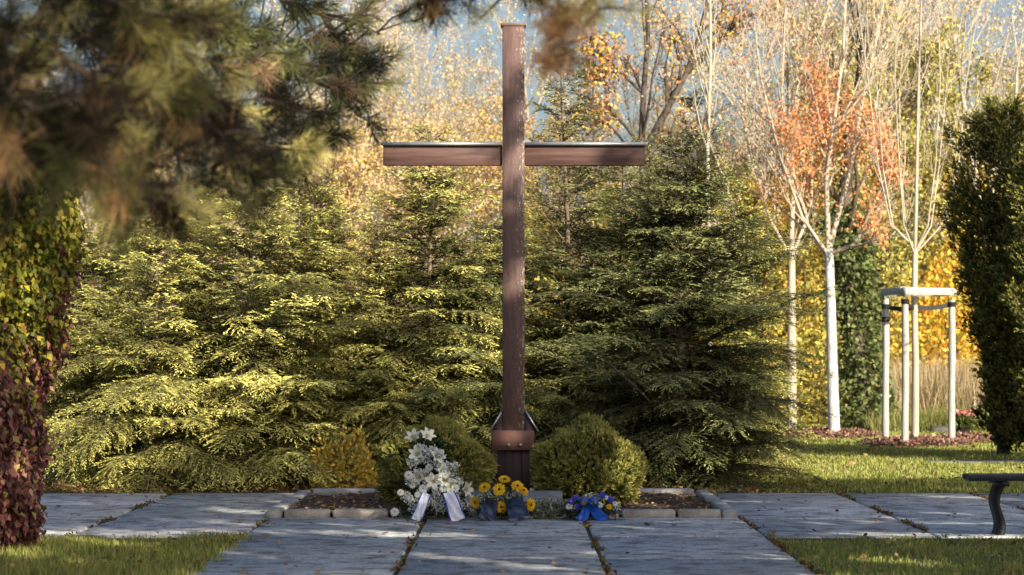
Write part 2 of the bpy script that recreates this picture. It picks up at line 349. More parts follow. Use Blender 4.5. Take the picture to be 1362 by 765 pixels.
for (root,px,top,Y,Hs,rz,lab) in [
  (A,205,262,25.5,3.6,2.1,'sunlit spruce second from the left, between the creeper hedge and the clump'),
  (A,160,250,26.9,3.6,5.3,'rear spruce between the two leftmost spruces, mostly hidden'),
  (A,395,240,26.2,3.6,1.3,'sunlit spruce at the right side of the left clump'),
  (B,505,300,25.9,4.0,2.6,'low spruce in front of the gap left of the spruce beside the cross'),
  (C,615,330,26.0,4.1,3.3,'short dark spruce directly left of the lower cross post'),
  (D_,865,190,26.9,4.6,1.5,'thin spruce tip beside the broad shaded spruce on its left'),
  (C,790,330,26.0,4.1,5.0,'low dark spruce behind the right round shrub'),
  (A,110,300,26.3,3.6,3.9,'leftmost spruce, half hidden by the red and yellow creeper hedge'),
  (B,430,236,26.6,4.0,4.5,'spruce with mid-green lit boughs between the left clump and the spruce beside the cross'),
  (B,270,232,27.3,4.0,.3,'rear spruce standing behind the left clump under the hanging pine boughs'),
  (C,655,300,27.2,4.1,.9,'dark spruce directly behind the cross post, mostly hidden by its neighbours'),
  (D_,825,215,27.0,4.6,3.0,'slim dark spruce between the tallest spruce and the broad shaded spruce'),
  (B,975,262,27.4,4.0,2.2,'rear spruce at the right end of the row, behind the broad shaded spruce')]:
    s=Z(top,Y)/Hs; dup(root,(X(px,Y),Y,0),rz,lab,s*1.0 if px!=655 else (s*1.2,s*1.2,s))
# narrow dark evergreens far behind
cc=spruce('columnar_cypress',31,4.2,.42,(X(793,52),52,0),'narrow dark evergreen column rising behind the tallest spruce, right of the cross top',0,dens=.9,tipcol=(.05,.065,.02),incol=(.02,.03,.012))
cc['category']='evergreen'; cc['group']='narrow evergreens in the background'; cc.scale=(2.0,2.0,1.85)
dup(cc,(X(926,54),54,0),1.3,'narrow dark evergreen column behind the pale birch stem, above the broad spruce',(1.9,1.9,1.75))

# shoot-covered shrubs
def shoots(mb,r,P,D,L,nl,nw,per,cols,wts=None,tipcol=None,spread=.8):
    n=len(P); L=np.broadcast_to(L,(n,)); I=np.repeat(np.arange(n),per); m=len(I); u=r.uniform(.05,1,m)
    p=P[I]+D[I]*(L[I]*u)[:,None]; d=D[I]+spread*rdir(r,m)
    c=pal(r,m,cols,wts)
    if tipcol is not None:
        k=(u**2)[:,None]; c=c*(1-k)+np.array(tipcol)*k*r.uniform(.8,1.2,(m,1))
    mb.rhomb(p,d,rdir(r,m),nl*r.uniform(.7,1.3,m),nw,c,mid=.5)
def ball_bush(seed,px,Y,rx,rz_,zc,label):
    r=RS(seed); o=empty('round_shrub',(X(px,Y),Y,0),label,'shrub','clipped round shrubs beside the cross')
    n=3400; U=rdir(r,n); U=U[U[:,2]>-.75]; n=len(U)
    lump=1+.12*np.sin(U[:,0]*4+seed)*np.cos(U[:,2]*3)+.06*np.sin(U[:,0]*9+U[:,2]*8)+.07*np.sin(U[:,2]*7+U[:,1]*4)+.04*r.normal(size=n)
    Pp=U*np.array([rx,rx*.95,rz_])*(lump*.93)[:,None]+np.array([0,0,zc]); Pp[:,2]=np.maximum(Pp[:,2],.02)
    Dd=nrm(U+np.array([0,0,.75])+r.normal(0,.25,(n,3)))
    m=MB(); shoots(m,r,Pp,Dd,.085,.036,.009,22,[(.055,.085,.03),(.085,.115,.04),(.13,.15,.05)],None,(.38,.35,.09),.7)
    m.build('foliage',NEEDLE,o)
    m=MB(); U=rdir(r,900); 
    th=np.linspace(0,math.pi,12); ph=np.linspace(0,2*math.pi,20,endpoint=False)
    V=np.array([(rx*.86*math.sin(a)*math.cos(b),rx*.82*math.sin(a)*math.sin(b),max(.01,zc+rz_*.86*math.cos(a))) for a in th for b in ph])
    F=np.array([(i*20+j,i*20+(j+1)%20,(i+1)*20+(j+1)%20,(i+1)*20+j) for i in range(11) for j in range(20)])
    m.add(V,F,(.03,.03,.02)); m.build('inner_branches',DARKCORE,o,True)  # dark closed shell that makes the shrub's inside look shaded
ball_bush(41,575,21.9,.45,.36,.35,'round clipped shrub in shade behind the white funeral flowers')
ball_bush(42,782,21.8,.43,.36,.35,'round clipped shrub right of the cross base, its right side lit yellow')
# dark yew at the right edge
def yew(seed,px,Y,H,prof,label,dens=1.0,loc_z=0):
    r=RS(seed); o=empty('yew_tree',(X(px,Y),Y,0),label,'conifer','dark yews at the right edge')
    zs=[p[0] for p in prof]; rs=[p[1] for p in prof]
    nb=int(150*dens); zb=H*r.uniform(.02,.97,nb)**.9; ab=r.uniform(0,2*math.pi,nb); Rb=np.interp(zb,zs,rs)*r.uniform(.55,1.12,nb)
    Lb=r.uniform(.35,.85,nb)*(.55+.45*np.minimum(1,Rb/.45)); Lb[:3]=.8; zb[:3]=H*np.array([.93,.88,.84]); Rb[:3]=[0,.08,.1]; db=nrm(np.stack([np.cos(ab)*.62,np.sin(ab)*.62,r.uniform(.45,1.2,nb)],1)); cb=np.stack([Rb*np.cos(ab),Rb*np.sin(ab),zb],1)-db*(Lb*.45)[:,None]
    n=int(8200*dens); I=r.randint(0,nb,n); u=r.uniform(0,1,n)**.8; wd=(.17*(1-u)**.7+.02)*(Lb[I]/.6)
    Pp=cb[I]+db[I]*(Lb[I]*u)[:,None]+rdir(r,n)*wd[:,None]; Dd=nrm(db[I]+.55*rdir(r,n)); Pp[:,2]=np.maximum(Pp[:,2],.06)
    n2=int(1800*dens); z2=r.uniform(.2,H*.9,n2); a2=r.uniform(0,6.28,n2); R2=np.interp(z2,zs,rs)*.55*r.uniform(0,1,n2)**.5; Pp=np.concatenate([Pp,np.stack([R2*np.cos(a2),R2*np.sin(a2),z2],1)]); Dd=np.concatenate([Dd,nrm(rdir(r,n2)+[0,0,1])]); n=len(Pp)
    m=MB(); shoots(m,r,Pp,Dd,.12*r.uniform(.4,1.7,n),.045,.015,14,[(.016,.025,.011),(.025,.036,.014),(.04,.05,.016)],None,(.30,.28,.07),.55)  # shoot tips coloured brighter as if caught by the sun
    m.build('crown',NEEDLE,o)
    m=MB(); zz=np.linspace(0,H*.9,9); m.tube(np.stack([zz*0+.02*np.sin(zz*2),zz*0,zz],1),.09*(1-zz/H)+.01,7)
    for k in range(40):
        z0=r.uniform(.3,H*.85); a=r.uniform(0,6.28); Lb=np.interp(z0,zs,rs)*.8; t=np.linspace(0,1,4)
        m.tube(np.stack([Lb*t*math.cos(a),Lb*t*math.sin(a),z0+Lb*.7*t**1.2],1),.02*(1-t)+.004,4,cap=False)
    m.build('trunk',DARKBARK,o)
yew(51,1334,33.5,5.0,[(0,.2),(1,.2),(1.6,.26),(2.2,.38),(2.8,.56),(3.4,.64),(4.0,.64),(4.35,.42),(4.6,.16),(5.0,.02)],'dark pointed yew at the right edge, its tip the highest of the group')
yew(52,1380,33.0,4.0,[(0,.40),(.6,.46),(1.5,.6),(2.8,.75),(3.4,.45),(4.0,.05)],'broad dark yew cut off by the right edge, its foliage reaching down to the lawn',1.3)
yew(53,1440,31.0,4.9,[(0,.5),(1.5,.8),(3,.8),(4.0,.4),(4.9,.05)],'rearmost dark yew, only its left flank showing at the right edge',1.2)

# ------------------------------------------------------------------ broadleaf trees
def skel(r,base,H,r0,levels=3,kids=(7,5,4),ang=.6,lens=(.55,.45,.4),up=.12,fork=.35,wob=.07,trunk_pts=None,minr=.004):
    """polylines [(pts, radii, level)], terminal points"""
    lines=[];term=[]
    def line(p,d,L,ra,rb,lv):
        n=6 if lv<2 else 4; pts=[np.array(p,float)]; d=np.array(d,float)
        for i in range(n-1):
            d=d+r.normal(0,wob*(1+lv*.6),3)+np.array([0,0,up*(1 if lv>0 else .3)]); d/=np.linalg.norm(d)
            pts.append(pts[-1]+d*L/(n-1))
        pts=np.array(pts); lines.append((pts,np.linspace(ra,rb,n),lv)); return pts,d
    def grow(p,d,L,ra,lv):
        pts,_=line(p,d,L,ra,max(minr*.6,ra*(.35 if lv else .3)),lv); spawn(pts,ra,L,lv)
    def spawn(pts,ra,L,lv):
        if lv>=levels: term.append(pts); return
        m=len(pts)-1
        for q in range(kids[min(lv,len(kids)-1)]):
            t=r.uniform(fork if lv==0 else .2,1.0); i=min(int(t*m),m-1); f=t*m-i; p=pts[i]*(1-f)+pts[i+1]*f
            tg=pts[i+1]-pts[i]; tg/=np.linalg.norm(tg); a=ang*r.uniform(.6,1.35)
            s=np.cross(tg,r.normal(size=3)); s/=np.linalg.norm(s)+1e-9
            d=tg*math.cos(a)+s*math.sin(a)
            grow(p,d,L*lens[min(lv,len(lens)-1)]*r.uniform(.7,1.25)*(1.15-.45*t),max(minr,ra*(1-.6*t)*.5),lv+1)
    if trunk_pts is not None:
        for tp,ra in trunk_pts:
            tp=np.array(tp,float); lines.append((tp,np.linspace(ra,ra*.35,len(tp)),0))
            spawn(tp,ra,np.linalg.norm(tp[-1]-tp[0]),0)
    else: grow(base,(0,0,1),H,r0,0)
    return lines,term
def bark_mesh(lines,k0=8):
    m=MB()
    for p,ra,lv in lines: m.tube(p,ra,k0 if lv==0 else (5 if lv==1 else 3),cap=False)
    return m
def leaves(r,term,per,size,cols,wts=None,jit=.12,zr=None,keep=None,droop=.3):
    m=MB(); P=[];
    for t in term:
        u=r.uniform(0,1,per)*(len(t)-1); i=np.minimum(u.astype(int),len(t)-2); f=(u-i)[:,None]
        P.append(t[i]*(1-f)+t[i+1]*f)
    P=np.concatenate(P)+r.normal(0,jit,(per*len(term),3))
    if keep is not None: P=P[keep(P,r)]
    n=len(P)
    if n==0: return m
    D=rdir(r,n); D[:,2]-=droop
    size=size*.8; m.rhomb(P,D,rdir(r,n),size*r.uniform(.5,1.5,n),size*.62*r.uniform(.7,1.2,n),pal(r,n,cols,wts),mid=.45,fold=.25)
    return m
def tree(name,loc,label,cat,group,lines,leaf,bark,lm=LEAF,rz=0):
    o=empty(name,loc,label,cat,group,rz); bark_mesh(lines).build('trunk',bark,o)
    if leaf is not None and leaf.n: leaf.build('crown',lm,o)
    return o
ORG=[(.66,.30,.13),(.74,.38,.18),(.56,.24,.11),(.76,.50,.25)]
YEL=[(.76,.58,.10),(.66,.52,.12),(.78,.46,.09),(.46,.44,.10)]
PNK=[(.72,.53,.42),(.74,.60,.42),(.76,.66,.38),(.60,.45,.36)]  # background leaf colours paled in place of distance haze
OLV=[(.34,.33,.09),(.44,.40,.11),(.24,.24,.07),(.56,.46,.13)]
# white-trunked orange tree
r=RS(61); Yb=41.0; x0=X(1105,Yb)
def limb(*pts): return np.array([(X(a,Yb)-x0,d,Z(b,Yb)) for a,b,d in pts])
L1=[(np.array([(.06,0,-.03),(.03,0,1.0),(0,0,2.2),(-.03,0,3.2)]),.10),
    (limb((1102,335,0),(1100,240,.1),(1112,150,.1),(1122,60,0),(1128,-60,.1)),.05),
    (limb((1102,340,0),(1065,290,-.2),(1035,210,-.3),(1010,110,-.3),(995,-20,-.2)),.034),
    (limb((1103,330,0),(1130,240,.3),(1150,140,.4),(1175,30,.5),(1190,-60,.4)),.05),
    (limb((1102,345,0),(1080,300,.4),(1060,230,.5),(1045,120,.6),(1050,0,.6)),.045),
    (limb((1104,338,0),(1135,325,-.3),(1165,255,-.5),(1185,180,-.5)),.04)]
lines=[(L1[0][0],np.linspace(.105,.075,4),0)]; l2,term=skel(r,None,0,0,3,(9,5,4),.55,(.42,.45,.5),.14,.12,trunk_pts=L1[1:],minr=.006)
zc=lambda P:P[:,2]
lf=leaves(r,term,64,.088,[(.74,.29,.11),(.78,.38,.17),(.60,.21,.09),(.78,.50,.24)],[3,3,2,1.5],.2,keep=lambda P,r: r.uniform(0,1,len(P))<.5*np.clip(1.25-(np.hypot(P[:,0]/1.0,(P[:,2]-4.75)/1.45)*(1+.25*np.sin(P[:,0]*5+P[:,2]*4)))**2.2,.025,.8))
o=empty('white_trunk_tree',(x0,Yb,0),'young tree with limewashed white trunk and orange leaves in its fork','tree')
bark_mesh(lines,10).build('trunk',WHITEBARK,o,True); bark_mesh(l2).build('branches',PALEBARK,o); lf.build('crown',LEAF,o)
# second pale trunk
r=RS(62); Yb=43.5; x0=X(1053,Yb)
L1=[(limb((1052,330,0),(1056,250,.1),(1050,150,0),(1046,40,0),(1040,-60,0)),.05),(limb((1053,345,0),(1025,290,.2),(1000,200,.3),(985,90,.3)),.035),(limb((1053,340,0),(1080,280,.2),(1085,180,.3),(1080,60,.3)),.035)]
l2,term=skel(r,None,0,0,3,(9,5,3),.5,(.4,.45,.5),.14,.12,trunk_pts=L1,minr=.006)
o=empty('pale_trunk_tree',(x0,Yb,0),'slender nearly bare tree with pale tan trunk, left of the white trunk','tree')
bark_mesh([(np.array([(0,0,-.03),(0,0,1.5),(0,0,3.5)]),np.array([.095,.085,.06]),0)],9).build('trunk',PALEBARK,o,True); bark_mesh(l2).build('branches',PALEBARK,o)
leaves(r,term,5,.09,PNK+ORG[:2],None,.15).build('crown',LEAF,o)
# staked young tree
r=RS(63); Yb=37.3; x0=X(1217,Yb)
L1=[(limb((1217,345,0),(1219,250,0),(1222,130,.05),(1226,0,.05),(1230,-60,0)),.032)]
for (a,b,c,d,y) in ((1190,1178,1170,1165,.3),(1200,1192,1186,1190,-.3),(1240,1252,1262,1270,.2),(1232,1240,1246,1244,-.3),(1185,1168,1155,1140,0),(1252,1275,1285,1300,0),(1208,1205,1203,1210,.5)):
    L1.append((limb((1217,340-r.uniform(0,20),0),(a,300,y*.5),(b,220,y),(c,110,y),(d,r.uniform(-20,60),y)),.015))
l2,term=skel(r,None,0,0,2,(8,4,3),.4,(.3,.45,.5),.16,.25,trunk_pts=L1,minr=.004)
o=empty('staked_young_tree',(x0,Yb,0),'young bare vase-shaped tree growing inside the wooden stake frame','tree')
bark_mesh([(np.array([(0,0,-.03),(.01,0,1.2),(-.01,0,2.2),(0,0,3.0)]),np.array([.062,.055,.05,.045]),0)],9).build('trunk',PALEBARK,o,True); bark_mesh(l2).build('branches',PALEBARK,o)
leaves(r,term,2,.08,PNK+YEL[:1],None,.1).build('crown',LEAF,o)
# stake frame
o=empty('tree_stake_frame',(x0,Yb,0),'wooden frame of three pale stakes joined by a top rail around the young tree','tree support')
m0=CAMZ/Yb
sp_=[(1178,.25,397),(1204,-.55,402),(1266,.1,399)]
spx=[]
for px,dy,pt in sp_:
    m=MB(); Yq=Yb+dy; xx=X(px,Yq)-x0; zt=Z(pt,Yq); zz=np.linspace(-.05,zt,7)
    m.tube(np.stack([xx+.004*np.sin(zz*3+px),np.full(7,dy),zz],1),.054+.003*np.sin(zz*5),12); m.build('stake',STAKE,o,True); spx.append((xx,dy,zt))
def rail(a,b,name='top_rail'):
    m=MB(); a=np.array(a);b=np.array(b); d=b-a; L=np.linalg.norm(d); ax=d/L
    side=np.cross([0,0,1.],ax); M=np.stack([ax,side/np.linalg.norm(side),np.cross(ax,side)],1)
    m.box((a+b)/2,(L+.1,.10,.11),rot=M,bev=.012); m.build(name,STAKE,o)
zt=Z(393,Yb)
rail((spx[0][0]-.02,spx[0][1],zt+.055),(spx[1][0]-.04,spx[1][1]+.02,zt+.065)); rail((spx[1][0],spx[1][1]-.06,zt+.055),(spx[2][0]+.02,spx[2][1]-.04,zt+.057)); 
rail((spx[0][0]+.06,spx[0][1]+.06,zt+.045),(spx[2][0]-.06,spx[2][1]+.09,zt+.045))
for (xx,dy,zt_) ,zz_ in zip(spx,(2.30,2.36,2.33)):
    for dz in ((0,) if xx>-.4 else (0,-.2)):
        m=MB(); th=np.linspace(0,6.2832,16); m.tube(np.stack([xx+.058*np.cos(th),dy+.058*np.sin(th),np.full(16,zz_-.15+dz)],1),.009,5,cap=False)
        for h in (-.03,-.015,.015,.03): m.tube(np.stack([xx+.058*np.cos(th),dy+.058*np.sin(th),np.full(16,zz_-.15+dz+h)],1),.009,5,cap=False)
        m.build('strap',STRAP,o)
    m=MB(); a=np.array([xx,dy,zz_-.15]); b=np.array([0,0,2.13]); t=np.linspace(0,1,5)[:,None]; p=a*(1-t)+b*t-np.array([0,0,.03])*np.sin(t*math.pi)
    V=np.concatenate([p+[0,0,.035],p-[0,0,.035]]); m.add(V,np.array([(i,i+1,i+6,i+5) for i in range(4)])); m.add(V+[0,.006,0],np.array([(i,i+1,i+6,i+5) for i in range(4)])); m.build('tie',STRAP,o)
# ivy covered tree
r=RS(64); Yb=45.0; x0=X(1140,Yb)
L1=[(np.array([(.15,0,-.05),(0,0,1.6),(-.28,0,3.2),(-.2,0,5.0),(.2,0,7.5)]),.2)]
l2,term=skel(r,None,0,0,3,(9,5,3),.6,(.4,.45,.5),.1,.4,trunk_pts=L1,minr=.008)
o=empty('ivy_clad_tree',(x0,Yb,0),'dark trunk wrapped in green ivy behind the white trunk','tree')
bark_mesh(l2).build('trunk',DARKBARK,o)
n=5200; z=r.uniform(0,4.2,n); a=r.uniform(0,6.28,n); rr=(.30+.16*np.sin(z*3)*np.sin(a*2+z)+.1*r.normal(size=n))*(1.25-z*.08)
P=np.stack([.22-.1*z+rr*np.cos(a)*.95,rr*np.sin(a),z],1); Dn=np.stack([np.cos(a),np.sin(a),np.full(n,-.6)],1)+r.normal(0,.4,(n,3))
m=MB(); m.rhomb(P,Dn,rdir(r,n)+np.stack([np.cos(a),np.sin(a),a*0],1),.11*r.uniform(.6,1.3,n),.085,pal(r,n,[(.16,.19,.06),(.09,.12,.04),(.26,.28,.12),(.05,.07,.025)],[3,3,2,2])); m.build('ivy',LEAF,o)
leaves(r,term,4,.12,OLV,None,.2).build('crown',LEAF,o)
# forked dark tree behind the right cross arm
r=RS(65); Yb=44.0; x0=X(862,Yb)
L1=[(limb((858,400,0),(856,240,0),(853,195,0),(856,120,0),(862,50,0),(858,-60,0)),.085),(limb((855,205,0),(885,150,.1),(912,100,.1),(930,50,.1),(950,-40,.1)),.075),(limb((915,95,.1),(950,60,.2),(990,20,.2),(1030,10,.2)),.05),(limb((856,125,0),(825,95,.1),(790,60,.1)),.03),(limb((850,190,0),(810,140,.1),(800,80,.2)),.035)]
l2,term=skel(r,None,0,0,3,(8,4,4),.75,(.32,.45,.5),.03,.25,trunk_pts=L1,minr=.008)
l2.append((np.array([(-.05,0,-.05),(-.06,0,2.4)]),np.array([.15,.12]),0))
tree('forked_dark_tree',(x0,Yb,0),'dark-barked nearly bare tree forking above the right cross arm','tree',None,l2,leaves(r,term,5,.10,ORG+YEL[:2]+[(.3,.16,.09)],None,.15,droop=.8),DARKBARK)
# pale thin birch
r=RS(66); Yb=31; x0=X(943,Yb)
L1=[(limb((943,600,0),(944,400,0),(941,200,0),(945,80,0),(944,-80,0)),.035)]
l2,term=skel(r,None,0,0,2,(16,4,3),.5,(.2,.45,.5),.2,.45,trunk_pts=L1,minr=.003)
tree('slim_birch',(x0,Yb,0),'thin pale straight birch stem rising behind the broad shaded spruce','tree',None,l2,leaves(r,term,3,.05,YEL,None,.08),PALEBARK)

# background autumn trees: four kinds, copied
def bgtree(seed,H,kids,ang,size,per,cols,wts,bark,name,label,cat,loc,rz=0,jit=.11,keep=None,r0=.10,fork=.18,grp='autumn trees in the background'):
    r=RS(seed); lines,term=skel(r,(0,0,-.05),H,r0,3,kids,ang,(.5,.48,.45),.12,fork,minr=.007)
    return tree(name,loc,label,cat,grp,lines,leaves(r,term,int(per*1.5),size,cols,wts,jit,keep=keep),bark,rz=rz)
T1=bgtree(71,6.5,(16,7,5),.6,.10,9,PNK+YEL[1:2]+OLV[3:],None,TWIG,'pink_twiggy_tree','bushy pinkish-brown autumn tree behind the left cross arm tip','tree',(X(470,58),58,0))
T1.scale=(.85,.85,.78)
T2=bgtree(72,7.0,(16,7,5),.7,.12,12,ORG[1:2]+ORG[3:]+YEL[:2]+PNK+OLV[3:],None,BARK,'orange_leaved_tree','orange and yellow autumn tree behind the left cross arm','tree',(X(600,56),56,0))
T2.scale=(.85,.85,.72)
T3=bgtree(73,5.0,(18,7,5),.8,.13,24,YEL[:3]+OLV[:3],None,BARK,'yellow_leaved_tree','yellow-leaved tree behind the stake frame at the meadow edge','tree',(X(1225,56),56,0),fork=.05)
T4=bgtree(74,9.0,(18,7,5),.5,.09,5,PNK+YEL[:1],None,PALEBARK,'sparse_pale_tree','tall sparse pale-twigged tree left of the orange tree','tree',(X(1010,50),50,0))
T5=bgtree(75,6.0,(16,7,5),.7,.12,18,OLV,None,DARKBARK,'olive_leaved_tree','olive-green tree behind the ivy-clad trunk','tree',(X(1150,50),50,0),fork=.05)
spec=[(T1,380,62,0.92,1,'pinkish-brown tree seen through the gap below the pine branches'),
 (T1,540,64,0.86,2,'pinkish-brown tree between the left cross arm and the pine boughs'),
 (T1,650,60,0.8,3,'pinkish tree immediately left of the upper cross post'),
 (T2,440,55,0.75,4,'low orange-yellow tree above the spruces left of the cross'),
 (T2,510,68,0.92,5,'distant orange-tinged tree behind the left cross arm tip'),
 (T2,735,58,0.82,1.2,'orange-yellow tree right of the upper cross post'),
 (T1,800,66,0.9,2.2,'pinkish-brown tree behind the narrow evergreen column'),
 (T1,985,60,0.85,3.3,'pale pinkish tree between the birch stem and the orange crown'),
 (T1,905,62,0.85,.3,'pinkish-brown tree behind the dark forked tree'),
 (T3,1300,58,1.0,1.5,'yellow-leaved tree partly behind the pointed yew'),
 (T3,1060,50,.85,2.8,'low yellow-green tree behind the pale tan trunk'),
 (T3,1165,58,.95,4.0,'yellow-leaved tree filling the gap left of the stake frame'),
 (T5,1110,56,1.15,1.0,'olive tree behind the white trunk'),
 (T5,1265,58,1.1,2.0,'olive tree behind the top rail of the stake frame'),
 (T5,860,50,.62,3.0,'low olive tree behind the spruces right of the cross'),
 (T5,720,53,.6,4.4,'low olive tree directly behind the cross post'),
 (T4,1170,55,1.05,1.1,'tall sparse pinkish tree behind the orange crown'),
 (T4,1250,58,1.1,2.1,'tall sparse pinkish tree above the stake frame'),
 (T4,1330,52,1.05,3.1,'tall sparse pinkish tree above the pointed yew'),
 (T4,1085,62,1.1,4.1,'tall sparse tree behind the white trunk tree'),
 (T1,1200,64,1.2,5.1,'distant pinkish-brown tree above the yellow tree'),
 (T1,1350,62,1.15,.8,'pinkish tree in the top right corner'),
 (T3,1040,66,1.1,.2,'distant yellow tree left of the orange crown'),
 (T2,250,60,0.92,1.9,'autumn tree glimpsed through the pine boughs at upper left'),
 (T1,150,64,1.1,4.9,'pinkish tree behind the pine boughs near the left edge'),
 (T1,1420,60,1.1,2.9,'pinkish tree just beyond the right edge')]
spec+=[(T4,520,61,.9,1.4,'tall sparse pale tree showing above the left cross arm'),
 (T4,585,63,.92,2.4,'tall sparse pale tree between the left cross arm and the top of the picture'),
 (T4,745,60,.95,3.4,'tall sparse pale tree right of the top of the cross'),
 (T4,835,68,1.05,5.4,'tall sparse pale tree behind the forked dark tree'),
 (T1,560,72,1.15,.9,'distant pinkish tree filling the sky between the cross top and the pine'),
 (T4,400,60,.95,.4,'tall sparse pale tree at the tips of the pine boughs')]
for (t,px,Y,s,rz,lab) in spec: dup(t,(X(px,Y),Y,0),rz,lab,s)
# distant wood as one mass
r=RS(80); n=52000; Pp=np.stack([r.uniform(-26,30,n),r.uniform(76,86,n),np.zeros(n)],1)
top=5.6+1.0*np.sin(Pp[:,0]*.45)+.8*np.sin(Pp[:,0]*1.3+1)+.5*np.sin(Pp[:,0]*3.1)
Pp[:,2]=top*r.uniform(0,1,n)**.75+r.normal(0,.25,n)
m=MB(); m.rhomb(Pp,rdir(r,n),rdir(r,n),.30*r.uniform(.5,1.3,n),.2,pal(r,n,PNK+ORG[1:2]+OLV[:2]+[(.78,.62,.42)],[3,3,3,2,1.5,1.5,1,2])); tag(m.build('distant_wood',LEAF),kind='stuff')
# low sunlit yellow shrub seen beneath the spruces
def leafshrub(px,Y,rx,h,cols,label,seed,n=3500,size=.06,name='leafy_shrub'):
    r=RS(seed); o=empty(name,(X(px,Y),Y,0),label,'shrub'); U=rdir(r,n); U[:,2]=abs(U[:,2]); q=r.uniform(.3,1,n)**.5*(1+.15*np.sin(U[:,0]*6)+.12*r.normal(size=n))
    P=U*q[:,None]*np.array([rx,rx*.8,h]); m=MB(); m.rhomb(P,U+rdir(r,n)*.9,rdir(r,n),size*r.uniform(.6,1.3,n),size*.6,pal(r,n,cols)); m.build('foliage',LEAF,o)
    m=MB()
    for k in range(24):
        a=r.uniform(0,6.28); b=r.uniform(.2,.9); t=np.linspace(0,1,4); m.tube(np.stack([rx*b*t*math.cos(a),rx*b*t*math.sin(a),h*(1.1-b*.6)*t**.8],1),.012*(1-t)+.003,4,cap=False)
    m.build('stems',BARK,o)
leafshrub(462,24.75,.34,.60,YEL,'low golden shrub under the spruces left of the cross',81,3000,.05)
leafshrub(940,52,2.4,2.6,OLV+YEL[:1],'large olive shrub behind the broad shaded spruce',82,4500,.16)
leafshrub(1010,49,1.8,2.4,YEL+OLV,'large yellow shrub between the broad spruce and the pale trunks',83,4500,.15)
leafshrub(1180,53,1.3,2.6,YEL+OLV[:3],'yellow shrub behind the stake frame at the meadow edge',84,3500,.13)
leafshrub(1090,48.5,1.3,2.0,OLV+YEL[:1],'yellow-green shrub behind the white trunk at lawn level',85,3500,.13)

leafshrub(1250,53,1.5,3.9,[(.86,.58,.08),(.84,.46,.08),(.80,.66,.14),(.50,.46,.10)],'tall bright golden shrub behind the right end of the stake frame',86,6500,.14)
leafshrub(700,47,2.0,2.6,YEL+OLV,'yellow-green shrub glimpsed behind the cross post',87,4500,.13)

# ------------------------------------------------------------------ mulch rings, potted plant, stones
def ring(cx,cy,rx,ry,n,seed,lab):
    return litter('bark_mulch',n,lambda r,n:(lambda a,q:np.stack([cx+rx*q*np.cos(a),cy+ry*q*np.sin(a),.02+.07*(1-q**2)+r.uniform(0,.03,n)],1))(r.uniform(0,6.28,n),r.uniform(0,1,n)**.6),.07,[(.24,.12,.085),(.17,.085,.06),(.34,.21,.15),(.10,.06,.045)],seed,flat=.5)
ring(X(1217,37.3),37.3,.85,1.0,4200,91,''); ring(X(1100,41.5),41.5,.95,1.2,4200,92,''); ring(X(1325,37),39,.7,1.2,1500,93,'')
Yq=40.2; r=RS(94); o=empty('potted_plant',(X(1281,Yq),Yq,0),'potted plant with pink flowers on the lawn right of the stake frame','plant')
m=MB(); zz=np.array([0,.02,.18,.2]); m.tube(np.stack([zz*0,zz*0,zz],1),[.09,.1,.125,.125],14); m.build('pot',POT,o)
n=420; U=rdir(r,n); U[:,2]=abs(U[:,2]); m=MB(); m.rhomb(U*np.array([.17,.17,.2])*r.uniform(.3,1,(n,1))+[0,0,.2],U+rdir(r,n)*.6,rdir(r,n),.09,.06,pal(r,n,[(.08,.11,.03),(.13,.15,.04)])); m.build('foliage',LEAF,o)
n=240; a=r.uniform(0,6.28,n); q=r.uniform(0,1,n)**.5; m=MB(); m.rhomb(np.stack([.21*q*np.cos(a),.2*q*np.sin(a),.42+.05*(1-q)+r.uniform(-.02,.02,n)],1),rdir(r,n),rdir(r,n),.05,.045,pal(r,n,[(.75,.28,.25),(.8,.42,.36),(.6,.2,.18)])); m.build('flowers',PETAL,o)
def rock(px,Y,sx,sy,szz,label,seed):
    r=RS(seed); m=MB(); th=np.linspace(0,math.pi,9); ph=np.linspace(0,2*math.pi,14,endpoint=False)
    V=np.array([(sx*math.sin(a)*math.cos(b)*r.uniform(.9,1.1),sy*math.sin(a)*math.sin(b)*r.uniform(.9,1.1),szz*(math.cos(a)*.9+.3)*r.uniform(.9,1.1)) for a in th for b in ph])
    F=np.array([(i*14+j,i*14+(j+1)%14,(i+1)*14+(j+1)%14,(i+1)*14+j) for i in range(8) for j in range(14)])
    m.add(V,F); ob=m.build('field_stone',solid('dark_stone_%d'%seed,(.10,.095,.09),.9,.4,12,.5)); ob.location=(X(px,Y),Y,0); tag(ob,label,'stone')
rock(1251,43.5,.22,.15,.10,'low dark stone in the grass between stake frame and potted plant',95)
rock(1300,44.0,.20,.15,.10,'low dark stone in the grass behind the potted plant',96)

